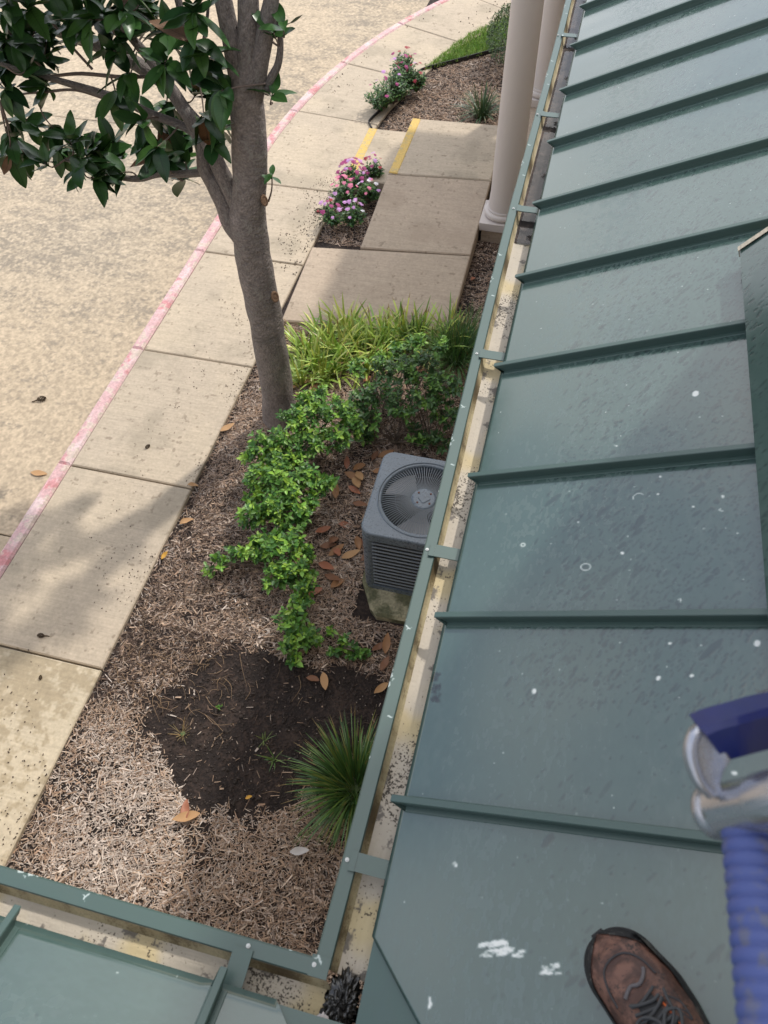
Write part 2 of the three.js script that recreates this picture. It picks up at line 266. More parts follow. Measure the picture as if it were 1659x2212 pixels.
{ const t = fbmT(71, 12, 5, 0.65), f = fbmT(72, 64, 3), l = fbmT(73, 7, 5, 0.62);
  M.bark = std({ roughness: 0.95, bumpMap: tex(512, 512, (x, y) => grey(0.5 * t(x, y) + 0.5 * f(x, y * 0.5)), false), bumpScale: 0.014, map: tex(512, 512, (x, y) => { let c = mix([0.42, 0.39, 0.375], [0.58, 0.54, 0.52], t(x, y)).map((q) => q * (0.78 + 0.44 * f(x, y))); return mix(c, [0.52, 0.52, 0.49], sstep(l(x, y) * 0.6 + f(x, y) * 0.4, 0.56, 0.7) * 0.45); }) });
  M.twig = std({ color: lin(0.16, 0.12, 0.1), roughness: 0.9 });
  M.knot = std({ color: lin(0.2, 0.12, 0.07), roughness: 0.95, bumpMap: M.bark.bumpMap, bumpScale: 0.004 });
}
const leafMap = tex(128, 64, (x, y) => { const v = Math.abs(y - 0.5) * 2, rib = sstep(v, 0.07, 0.03), vein = Math.pow(Math.abs(Math.sin((x * 1.0 - v * 0.16) * 42)), 14) * 0.25; return grey(0.84 + 0.1 * Math.sin(x * 9 + y * 5) * 0.3).map((q, i) => Math.min(1, q + rib * [0.16, 0.16, 0.1][i] - vein * 0.4)); });
const leafMat = (r, g, b, ro = 0.3) => phys({ color: lin(r * 1.35, g * 1.35, b * 1.35), map: leafMap, roughness: ro, specularIntensity: 0.55, side: THREE.DoubleSide, clearcoat: 0.0 });
M.mag = [leafMat(0.018, 0.05, 0.016), leafMat(0.025, 0.066, 0.018), leafMat(0.036, 0.084, 0.02), leafMat(0.015, 0.042, 0.016)];
M.magBrown = leafMat(0.12, 0.06, 0.03, 0.6); M.magLight = leafMat(0.11, 0.17, 0.03);
M.dead = [std({ color: lin(0.3, 0.15, 0.065), roughness: 0.6, side: 2 }), std({ color: lin(0.2, 0.09, 0.045), roughness: 0.6, side: 2 }), std({ color: lin(0.42, 0.24, 0.11), roughness: 0.7, side: 2 }), std({ color: lin(0.34, 0.13, 0.07), roughness: 0.55, side: 2 })];
M.stem = std({ color: lin(0.13, 0.1, 0.075), roughness: 0.9 });
M.foliage = phys({ vertexColors: true, roughness: 0.45, side: THREE.DoubleSide, transmission: 0.18, thickness: 0 });

// ------------------------------------------------------------------ the ground and the beds
structure('ground', new THREE.PlaneGeometry(260, 260).rotateX(-Math.PI / 2).translate(0, -0.3, -20), M.soil, 'dark soil under the place', 'ground');
const C0 = [8.3, 5.96], arc = (r, th) => [C0[0] + r * Math.sin(th), C0[1] - r * Math.cos(th)];   // the kerb is straight, then turns about C0
const RO = 9.80, RC = 9.675, RI = 8.56;
const bedY = (() => { const n = new ImprovedNoise(); return (u, v) => -0.035 + 0.022 * n.noise(u * 1.7, v * 1.7, 3.1) + 0.008 * n.noise(u * 9, v * 9, 1.2); })();
const soilPatch = [[310, 1560], [322, 1515], [380, 1485], [425, 1440], [455, 1420], [520, 1395], [600, 1410], [690, 1440], [830, 1450], [850, 1560], [690, 1700], [640, 1740], [540, 1760], [430, 1765], [400, 1730], [370, 1690], [345, 1630], [320, 1600]].map(([x, y]) => { const p = onY(x, y, -0.03); return [-p.z, p.x]; });
{ // one sheet of soil under all the beds
  const nu = 150, nv = 36, u0 = -0.75, u1 = 13.6, v0 = -2.7, v1 = 0.4, pos = [], uv = [], idx = [];
  for (let i = 0; i <= nu; i++) for (let j = 0; j <= nv; j++) { const u = u0 + (u1 - u0) * i / nu, v = v0 + (v1 - v0) * j / nv; pos.push(v, bedY(u, v), -u); uv.push(v / 0.9, u / 0.9); if (i < nu && j < nv) { const a = i * (nv + 1) + j, b = a + nv + 1; idx.push(a, a + 1, b, b, a + 1, b + 1); } }
  const g = new THREE.BufferGeometry(); g.setAttribute('position', new THREE.Float32BufferAttribute(pos, 3)); g.setAttribute('uv', new THREE.Float32BufferAttribute(uv, 2)); g.setIndex(idx); g.computeVertexNormals();
  structure('planting_bed', g, M.soil, 'dark bare soil of the planting beds', 'soil');
}
// ---- road: concrete slabs
{
  const road = new THREE.Group(); road.name = 'road'; road.userData = { kind: 'structure', label: 'tan concrete driveway mottled with dark algae stains', category: 'road' }; scene.add(road);
  const us = [-12, -3.2, 2.6, 8.9, 14.2, 20, 40], vs = [-40, -14, -9.2, -3.85], g = 0.006;
  for (let i = 0; i + 1 < us.length; i++) for (let j = 0; j + 1 < vs.length; j++) {
    let poly = [[us[i] + g, vs[j] + g], [us[i + 1] - g, vs[j] + g], [us[i + 1] - g, vs[j + 1] - (j === 2 ? 0 : g)], [us[i] + g, vs[j + 1] - (j === 2 ? 0 : g)]];
    if (j === 2 && us[i + 1] > 8.3) {                   // follow the turning kerb
      poly = [[us[i] + g, vs[j] + g], [us[i + 1] - g, vs[j] + g]];
      const lim = (u) => u < 8.3 ? -3.84 : C0[1] - Math.sqrt(Math.max(0, RO * RO - (u - 8.3) ** 2));
      for (let k = 16; k >= 0; k--) { const u = us[i] + g + (us[i + 1] - us[i] - 2 * g) * k / 16; poly.push([u, u > 18.1 ? 6 : lim(u)]); }
    }
    part('slab', boxUV(prism(poly, -0.12, -0.25, 0.006), 9, i * 0.13, j * 0.31), M.road, road);
  }
  for (const [u0, u1, v1] of [[18.2, 40, 30]]) part('slab', boxUV(prism([[u0, -3.6], [u1, -3.6], [u1, v1], [u0, v1]], -0.121, -0.25), 7), M.road, road);
}
const strip = (r0, r1, th0, th1, n = 10) => { const a = [], b = []; for (let k = 0; k <= n; k++) { const t = th0 + (th1 - th0) * k / n; a.push(arc(r0, t)); b.push(arc(r1, t)); } return a.concat(b.reverse()); };
{ // kerb and pavement, piece by piece between the joints
  const us = [-3.4, -1.6, 0.10, 1.66, 3.32, 4.80, 6.38, 7.76, 8.3], ths = [6.9, 15.4, 24, 32.5, 41, 50, 60].map((a) => a * R);
  const kerb = new THREE.Group(); kerb.name = 'kerb'; kerb.userData = { kind: 'structure', label: 'kerb painted in worn faded red along the drive', category: 'kerb' }; scene.add(kerb);
  const walk = new THREE.Group(); walk.name = 'pavement'; walk.userData = { kind: 'structure', label: 'tan brushed concrete pavement curving beside the drive', category: 'pavement' }; scene.add(walk);
  const vo = C0[1] - RO, vc = C0[1] - RC, vi = C0[1] - RI;
  let n = 0;
  const add = (pk, pw) => { n++; part('kerb_stone', boxUV(prism(pk, 0.004, -0.3, 0.018), 1.3, n * 0.37, n * 0.21), M.curb, kerb); part('slab', boxUV(prism(pw, (u, v) => 0.002 * (n % 3), -0.15, 0.009), 2.4, n * 0.43, n * 0.29), n === 3 || n === 2 ? M.walkOld : M.walk, walk); };
  for (let i = 0; i + 2 < us.length; i++) {
    const a = us[i] + 0.007, last = i === us.length - 3, b = us[i + 1] - 0.007;
    add([[a, vo], [b + 0.012, vo], [b + 0.012, vc - 0.006], [a, vc - 0.006]], [[a, vc + 0.006], [b, vc + 0.006], [b, vi], [a, vi]]);
  }
  { const a = us[us.length - 2] + 0.007, g = 0.007 / 9, cut = (r0, r1) => { const s = strip(r0, r1, 0, ths[0] - g, 6), m = s.length / 2; return [[a, C0[1] - r0], ...s.slice(0, m), ...s.slice(m), [a, C0[1] - r1]]; }; add(cut(RO, RC + 0.006), cut(RC - 0.006, RI)); }
  for (let i = 0; i + 1 < ths.length; i++) { const g = 0.007 / 9; add(strip(RO, RC + 0.006, ths[i] + 0.0002, ths[i + 1] - 0.0002), strip(RC - 0.006, RI, ths[i] + g, ths[i + 1] - g)); }
}
// ---- the ramped walk, the step and the porch floor
const pix = (x, y, h) => { const p = onY(x, y, h); return [-p.z, p.x]; };
let rampTop;
{
  const path = new THREE.Group(); path.name = 'path'; path.userData = { kind: 'structure', label: 'greyish concrete walk ramping up from the pavement to the porch', category: 'path' }; scene.add(path);
  const A = pix(608, 692, 0.01), uA = A[0], uB = 6.55, uC = 7.85, uD = pix(893, 255, 0.25)[0];
  rampTop = (u) => 0.012 + 0.238 * clamp((u - uA) / (uC - uA), 0, 1);
  const vL1 = -2.535, vL = -2.03, vR = -0.875, sk = 0.18;
  part('slab', boxUV(prism([[uA, vL1], [uB, vL1], [uB + sk, vR], [uA + sk, vR]], (u) => rampTop(u), -0.2, 0.01), 2.4, 0.1, 0.3), M.ramp, path);
  part('slab', boxUV(prism([[uB + 0.085, vL], [uC, vL], [uC + 0.1, vR], [uB + sk + 0.014, vR]], (u) => rampTop(u), -0.2, 0.01), 2.4, 0.6, 0.7), M.ramp, path);
  part('slab', boxUV(prism([[uC + 0.02, vL], [uD, vL], [uD + 0.05, vR], [uC + 0.12, vR]], 0.25, -0.2, 0.012), 2.4, 0.3, 0.5), M.walk, path);
  part('step', boxUV(prism([[uC + 0.02, -2.56], [uD - 0.1, -2.56], [uD - 0.1, vL - 0.004], [uC + 0.02, vL - 0.004]], 0.125, -0.2, 0.012), 2.4, 0.8, 0.2), M.walk, path);
  part('painted_edge', boxUV(prism([[uC + 0.03, -2.555], [uD - 0.11, -2.555], [uD - 0.11, -2.45], [uC + 0.03, -2.45]], 0.13, 0.02, 0.006), 0.8), M.yellow, path);
  part('painted_edge', boxUV(prism([[uC + 0.03, vL + 0.004], [uD - 0.01, vL + 0.004], [uD - 0.01, vL + 0.105], [uC + 0.03, vL + 0.105]], 0.256, 0.02, 0.006), 0.8), M.yellow, path);
  part('porch_floor', boxUV(prism([[7.25, vR + 0.03], [12.2, vR + 0.03], [12.2, 3], [7.25, 3]], 0.19, -0.2, 0.012), 2.4, 0.4, 0.9), M.ramp, path);
}
// ------------------------------------------------------------------ the building
const bld = thing('building', 'beige rendered building wall under the metal roof', 'building');
part('wall', boxUV(prism([[0.45, 0.4], [14, 0.4], [14, 7], [0.45, 7]], 3.45, -0.3, 0), 2), M.stucco, bld);
part('wall', boxUV(prism([[-0.42, -8], [-0.42, 7], [-7, 7], [-7, -8]], 3.45, -0.3, 0), 2), M.stucco, bld);
part('fascia', boxUV(prism([[0.06, VE + 0.055], [7, VE + 0.055], [7, VE + 0.08], [0.06, VE + 0.08]], 3.46, 3.26, 0.001), 1), M.trim, bld);
part('fascia', boxUV(prism([[-0.03, -8], [-0.03, VE + 0.05], [-0.055, VE + 0.05], [-0.055, -8]], 3.46, 3.26, 0.001), 1), M.trim, bld);
part('soffit', boxUV(prism([[0.06, VE + 0.082], [7, VE + 0.082], [7, 0.398], [0.06, 0.398]], 3.29, 3.27, 0.001), 1), M.stucco, bld);
part('porch_roof', boxUV(prism([[7.62, -0.95], [10.9, -0.95], [10.9, 3], [7.62, 3]], 3.42, 3.16, 0.01), 2), M.trim, bld);

// ---- main roof: panels, standing seams, valley
const roof = thing('metal_roof', 'green grey standing seam metal roof wet with rain', 'roof');
const SP = 0.4063, SU = []; for (let i = 0; i < 16; i++) SU.push(0.389 + SP * i - (i > 6 ? 0.004 * (i - 6) : 0));
const nzR = new ImprovedNoise(), wavy = (u, w) => 0.0016 * nzR.noise(u * 2.1, w * 2.6, 0.4) + 0.0006 * nzR.noise(u * 8, w * 6, 2.2);
function panel(u0, u1, wmin, w1, name = 'roof_panel', parent = roof) {   // wmin(u): lower edge
  const nu = 14, nw = 46, pos = [], uv = [], idx = [];
  for (let i = 0; i <= nu; i++) for (let j = -1; j <= nw; j++) {
    const u = u0 + (u1 - u0) * i / nu, a = wmin(u), w = j < 0 ? a : a + (w1 - a) * Math.pow(j / nw, 1.5), edge = Math.sin(Math.PI * i / nu);
    const p = j < 0 ? roofP(u, w + 0.002, -0.022) : roofP(u, w, 0.004 + wavy(u, w) * edge);
    pos.push(p.x, p.y, p.z); uv.push(u / 4.8, w / 2.4);
    if (i < nu && j < nw) { const s = i * (nw + 2) + j + 1, t = s + nw + 2; idx.push(s, s + 1, t, t, s + 1, t + 1); }
  }
  let g = new THREE.BufferGeometry(); g.setAttribute('position', new THREE.Float32BufferAttribute(pos, 3)); g.setAttribute('uv', new THREE.Float32BufferAttribute(uv, 2)); g.setIndex(idx); g.computeVertexNormals();
  return part(name, g, M.roof, parent);
}
const vEdge = (u) => Math.max(0, (0.061 - u - VE) / CS);
panel(-0.7, SU[0], vEdge, 2.9);
for (let i = 0; i + 1 < SU.length; i++) panel(SU[i], SU[i + 1], () => 0, 2.9);
// a seam: rib with a folded head, cut back at the eave
function seamGeo(w0, w1) {
  const prof = [[-0.016, 0], [-0.015, 0.0012], [-0.0055, 0.0016], [-0.0045, 0.017], [-0.0072, 0.0174], [-0.0072, 0.0255], [-0.0058, 0.027], [0.0058, 0.027], [0.0072, 0.0255], [0.0072, 0.0174], [0.0045, 0.017], [0.0055, 0.0016], [0.015, 0.0012], [0.016, 0]];
  const pos = [], n = prof.length, at = (k, e) => { const [s, h] = prof[k]; return [s, h, e ? w1 : w0 + 0.012 - h * 0.9]; };
  const tri = (a, b, c) => pos.push(...a, ...b, ...c);
  for (let k = 0; k < n; k++) { const j = (k + 1) % n, a = at(k, 0), b = at(j, 0), c = at(j, 1), d = at(k, 1); tri(a, b, c); tri(a, c, d); }
  for (let k = 1; k + 1 < n; k++) tri(at(0, 0), at(k + 1, 0), at(k, 0));
  const g = new THREE.BufferGeometry(); g.setAttribute('position', new THREE.Float32BufferAttribute(pos, 3)); return g;
}
const sg = (() => { const g = seamGeo(0, 2.9); g.applyMatrix4(new THREE.Matrix4().makeBasis(V(0, 0, -1), V(-SN, CS, 0), V(CS, SN, 0))); g.computeVertexNormals(); return boxUV(g, 1.1); })();
for (const u of SU) { const m = part('standing_seam', sg, M.trim, roof); m.position.copy(roofP(u, 0, 0.004)); }
// valley pan between the two slopes
const WE = 0.024, vy = (u, v) => 0;
{
  const rp = (u, v, d = 0) => V(v, YE + Math.tan(SL) * (v - VE) - d, -u), wp = (u, v, d = 0) => V(v, YE + Math.tan(SL) * (WE - u) - d, -u);
  const q = (a, b, c, d) => { const g = new THREE.BufferGeometry(); g.setAttribute('position', new THREE.Float32BufferAttribute([a, b, c, a, c, d].flatMap((p) => [p.x, p.y, p.z]), 3)); g.computeVertexNormals(); return boxUV(g, 1.1); };
  const k = 1.2;
  part('valley_pan', merge([q(rp(WE - 0.004, VE + 0.004, 0.003), rp(0.17, VE + 0.002, 0.003), rp(0.17 - k, VE + k, 0.003), rp(WE - k, VE + k, 0.003)), q(wp(WE - 0.004, VE + 0.004, 0.003), wp(WE - k, VE + k, 0.003), wp(WE - k, VE + k - 0.16, 0.003), wp(WE - 0.004, VE - 0.16, 0.003))]), M.trim, roof);
}
// ---- the wing's roof
const wing = thing('metal_roof', 'lower metal roof wing sloping down to the gutter with two seams', 'roof');
{
  const wp = (t, v, off = 0) => V(v, YE + t * SN + off * CS, -(WE - t * CS + off * SN));   // t: distance up the slope
  const vs = []; for (let i = 0; i < 9; i++) vs.push(-0.328 - 0.396 * i);
  const wpanel = (v0, v1, edge) => {
    const nv = 12, nt = 24, pos = [], uv = [], idx = [];
    for (let i = 0; i <= nv; i++) for (let j = -1; j <= nt; j++) {
      const f = i / nv, t = j < 0 ? 0.002 : 2 * Math.pow(j / nt, 1.4), vr = edge ? VE - 0.135 + t * CS : v1, v = v0 + (vr - v0) * f, e = Math.sin(Math.PI * f);
      const p = wp(t, v, j < 0 ? -0.022 : 0.004 + 1.2 * wavy(v + 9, t) * e); pos.push(p.x, p.y, p.z); uv.push((2.2 - v) / 4.8, 0.02 + t / 2.4);
      if (i < nv && j < nt) { const s = i * (nt + 2) + j + 1, q = s + nt + 2; idx.push(s, q, s + 1, q, q + 1, s + 1); }
    }
    const g = new THREE.BufferGeometry(); g.setAttribute('position', new THREE.Float32BufferAttribute(pos, 3)); g.setAttribute('uv', new THREE.Float32BufferAttribute(uv, 2)); g.setIndex(idx); g.computeVertexNormals();
    part('roof_panel', g, M.roof, wing);
  };
  wpanel(vs[0], 0, true);
  for (let i = 0; i + 1 < vs.length; i++) wpanel(vs[i + 1], vs[i], false);
  const g = seamGeo(0, 2); g.applyMatrix4(new THREE.Matrix4().makeBasis(V(1, 0, 0), V(0, CS, -SN), V(0, SN, CS))); g.computeVertexNormals(); const sgw = boxUV(g, 1.1);
  for (const v of vs) part('standing_seam', sgw, M.trim, wing).position.copy(wp(0, v, 0.004));
}
// ---- the raised wall beside the roof, with its apron flashing
{
  const dr = thing('upper_wall', 'raised wall with dark metal apron flashing at the end of the seams', 'wall');
  const u1 = 1.86, u0 = -1.5, wl = (u) => 0.626 + 0.0237 * (1.86 - u), w1 = 0.755;
  const q = (u, w, o) => roofP(u, w, o), a = [];
  const geo = (pts) => { const g = new THREE.BufferGeometry(); g.setAttribute('position', new THREE.Float32BufferAttribute(pts.flatMap((p) => [p.x, p.y, p.z]), 3)); g.computeVertexNormals(); return g; };
  const quad = (A, B, C, D) => [A, B, C, A, C, D];
  const a0 = wl(u0), a1 = wl(u1), f = [...quad(q(u0, a0, 0.058), q(u1, a1, 0.058), q(u1, w1, 0.13), q(u0, w1, 0.13)), ...quad(q(u0, a0 + 0.004, 0.006), q(u1, a1 + 0.004, 0.006), q(u1, a1, 0.058), q(u0, a0, 0.058)), ...quad(q(u1, a1, 0.058), q(u1, a1 + 0.004, 0.006), q(u1, w1, 0.006), q(u1, w1, 0.13))];
  const ap = part('apron_flashing', (() => { const g = geo(f); const uv = []; for (let i = 0; i < f.length; i++) uv.push(-f[i].z / 4.8, (f[i].x + 0.3) / 2.4); g.setAttribute('uv', new THREE.Float32BufferAttribute(uv, 2)); return g; })(), M.roof, dr);
  part('trim_strip', boxUV(geo([...quad(q(u1 - 0.012, a1 - 0.004, 0.062), q(u1 + 0.006, a1 - 0.004, 0.062), q(u1 + 0.006, w1, 0.135), q(u1 - 0.012, w1, 0.135)), ...quad(q(u1 + 0.006, a1 - 0.004, 0.062), q(u1 + 0.006, a1 - 0.004, 0.03), q(u1 + 0.006, w1, 0.03), q(u1 + 0.006, w1, 0.135))]), 1), M.stucco, dr);
  part('wall', boxUV(prism([[u0, 0.55], [u1, 0.55], [u1, 5], [u0, 5]], 5.95, 3.7, 0.004), 2), M.stucco, dr);
}
// ---- gutters
const sweep = (prof, f, n, uvs = 1) => {                // prof: [[out, y], ...] open strip; f(t, out, y) -> point; t 0..1
  const pos = [], uv = [], idx = [], m = prof.length; let acc = 0; const cum = prof.map((p, i) => (acc += i ? Math.hypot(p[0] - prof[i - 1][0], p[1] - prof[i - 1][1]) : 0));
  for (let i = 0; i <= n; i++) for (let k = 0; k < m; k++) { const [p, s] = f(i / n, prof[k][0], prof[k][1]); pos.push(p.x, p.y, p.z); uv.push(s / uvs, cum[k] / uvs); if (i < n && k < m - 1) { const a = i * m + k, b = a + m; idx.push(a, b, a + 1, b, b + 1, a + 1); } }
  const g = new THREE.BufferGeometry(); g.setAttribute('position', new THREE.Float32BufferAttribute(pos, 3)); g.setAttribute('uv', new THREE.Float32BufferAttribute(uv, 2)); g.setIndex(idx); const h = g.toNonIndexed(); h.computeVertexNormals(); return h;
};
const GV = -0.186, GU = 0.103;                          // outer faces of the two gutters
const mainG = (u0, u1, dv = 0) => (t, o, y) => { const u = Math.max(u0 + (u1 - u0) * t, u0 < 0.2 && t === 0 ? GU - o * 1 : -9); const w = dv + 0.004 * Math.sin(u * 2.1) - 0.004 * clamp(u - 1, 0, 2); return [P(u, GV + o + w, y), u]; };
const wingG = (v0, v1) => (t, o, y) => { const v = t === 0 ? GV + o : v0 + (v1 - v0) * t; return [P(GU - o, v, y), v]; };
const screwGeo = (() => merge([new THREE.CylinderGeometry(0.004, 0.004, 0.0016, 12), new THREE.CylinderGeometry(0.0018, 0.0026, 0.003, 8).translate(0, 0.0012, 0)]))();
M.screw = std({ color: lin(0.5, 0.51, 0.5), roughness: 0.4, metalness: 0.3 });
const LY = 3.45, FY = 3.412;
const lipProf = [[0.012, 3.31], [0.0, 3.36], [0.0, LY - 0.003], [0.003, LY], [0.028, LY], [0.030, LY - 0.003], [0.030, LY - 0.014]];
const innProf = [[0.0305, LY - 0.006], [0.032, 3.435], [0.036, 3.42], [0.041, FY]];
const floProf = [[0.041, FY], [0.052, FY - 0.002], [0.10, FY - 0.003], [0.148, FY], [0.148, 3.45]];
const gutter = thing('rain_gutter', 'long green metal rain gutter with stained cream inside under the roof seams', 'gutter');
part('lip', sweep(lipProf, mainG(0.09, 2.55), 40, 0.7), M.lip, gutter);
part('lip', sweep(lipProf.map(([a, b]) => [a * 0.96 + 0.001, b - 0.002]), mainG(2.54, 6.6), 30, 0.7), M.lip, gutter);
part('inner_wall', sweep(innProf, mainG(0.09, 6.6), 60, 0.6), M.inner, gutter);
part('trough', sweep(floProf, mainG(0.09, 6.6), 60, 0.75), M.floor, gutter);
const brU = [[1431.5, 3450.9], [1726, 2202.5], [1921.6, 1417.6], [2075.2, 837.1], [2179, 460.6], [2261.7, 143.4]].map(([x, y]) => -onY(x * 0.54, y * 0.54, LY).z); brU.push(brU[5] + 0.7, brU[5] + 1.4);
for (const u of brU) {
  const s = part('strap', boxUV(merge([boxAt(0.108, 0.003, 0.034, GV + 0.078, LY + 0.0035, -u), boxAt(0.012, 0.0035, 0.036, GV + 0.024, LY + 0.0045, -u), boxAt(0.003, 0.016, 0.034, GV + 0.1315, LY + 0.009, -u)]), 1.1, u * 0.37, 0.2), M.lip, gutter);
  const c = part('screw', screwGeo, M.screw, s); c.position.set(GV + 0.012 - 0.004 * clamp(u - 1, 0, 2), LY + 0.001, -u);
}
// scale and old sealant lying in the trough
const wingGutter = thing('rain_gutter', 'green metal rain gutter with mouldy cream inside meeting the other at the corner', 'gutter');
part('lip', sweep(lipProf, wingG(GV + 0.002, -4.2), 40, 0.7), M.lip, wingGutter);
part('inner_wall', sweep(innProf, wingG(GV, -4.2), 40, 0.6), M.inner, wingGutter);
part('trough', sweep(floProf, wingG(GV, -4.2), 40, 0.66), M.floor, wingGutter);
for (const v of [-0.313, -1.02, -1.74]) {
  const s = part('strap', boxUV(merge([boxAt(0.036, 0.003, 0.10, v, LY + 0.0035, -(GU - 0.068)), boxAt(0.034, 0.016, 0.003, v, LY + 0.011, -(GU - 0.117))]), 1.1, v, 0.6), M.trim, wingGutter);
  part('screw', screwGeo, M.screw, s).position.set(v + 0.006, LY + 0.001, -(GU - 0.013));
}
part('screw', screwGeo, M.screw, wingGutter).position.set(GV + 0.002, LY + 0.002, -(GU - 0.012));
part('corner_plate', boxUV(merge([boxAt(0.034, 0.002, 0.034, GV + 0.012, LY + 0.0015, -(GU - 0.013))]), 0.9, 0.3, 0.1), M.lip, wingGutter);
part('grey_floor_sheet', sweep([[0.043, FY + 0.003], [0.146, FY + 0.003]], mainG(2.3, 6.5), 30, 0.5), std({ roughness: 0.9, map: M.soil.map, color: lin(1.6, 1.7, 1.8) }), gutter);  // grey sheet laid over the cream trough floor, beneath the water
// standing water far along the long gutter
tag(part('water', sweep([[0.052, FY + 0.012], [0.146, FY + 0.012]], mainG(2.28, 6.5), 40, 1), phys({ color: lin(0.9, 0.92, 0.92), roughness: 0.04, transmission: 1, thickness: 0, ior: 1.33, bumpMap: M.conBump, bumpScale: 0.0006 }), null, 'structure'), 'thin rain water standing in the far gutter', 'water');
// ------------------------------------------------------------------ columns
function column(x, z, y0, label) {
  const t = thing('column', label, 'column', 'white porch columns', V(x, y0, z));
  const mat = M.colm ??= std({ color: lin(0.62, 0.56, 0.52), roughness: 0.62 });
  part('plinth', rboxAt(0.44, 0.09, 0.44, 0.006, 0, 0.045, 0), mat, t);
  const base = []; for (let k = 0; k <= 14; k++) { const a = -Math.PI / 2 + Math.PI * k / 14; base.push(new THREE.Vector2(0.165 + 0.036 * Math.cos(a), 0.126 + 0.036 * Math.sin(a))); }
  part('base_ring', new THREE.LatheGeometry([new THREE.Vector2(0.02, 0.09), ...base, new THREE.Vector2(0.172, 0.166), new THREE.Vector2(0.17, 0.182), new THREE.Vector2(0.15, 0.195)], 48), mat, t);
  const sh = []; for (let k = 0; k <= 16; k++) { const f = k / 16; sh.push(new THREE.Vector2(0.15 - 0.022 * f * f + (f === 0 ? 0.012 : 0), 0.19 + f * (3.17 - y0 - 0.19))); }
  part('shaft', new THREE.LatheGeometry(sh, 48), mat, t);
  return t;
}
{ const a = onY(1086, 463, 0.2); column(a.x, a.z, 0.12, 'white round column standing at the end of the ramped walk slab'); const b = onY(1172, 214, 0.2); column(b.x, b.z, 0.19, 'white round column farther along the porch past the step'); }

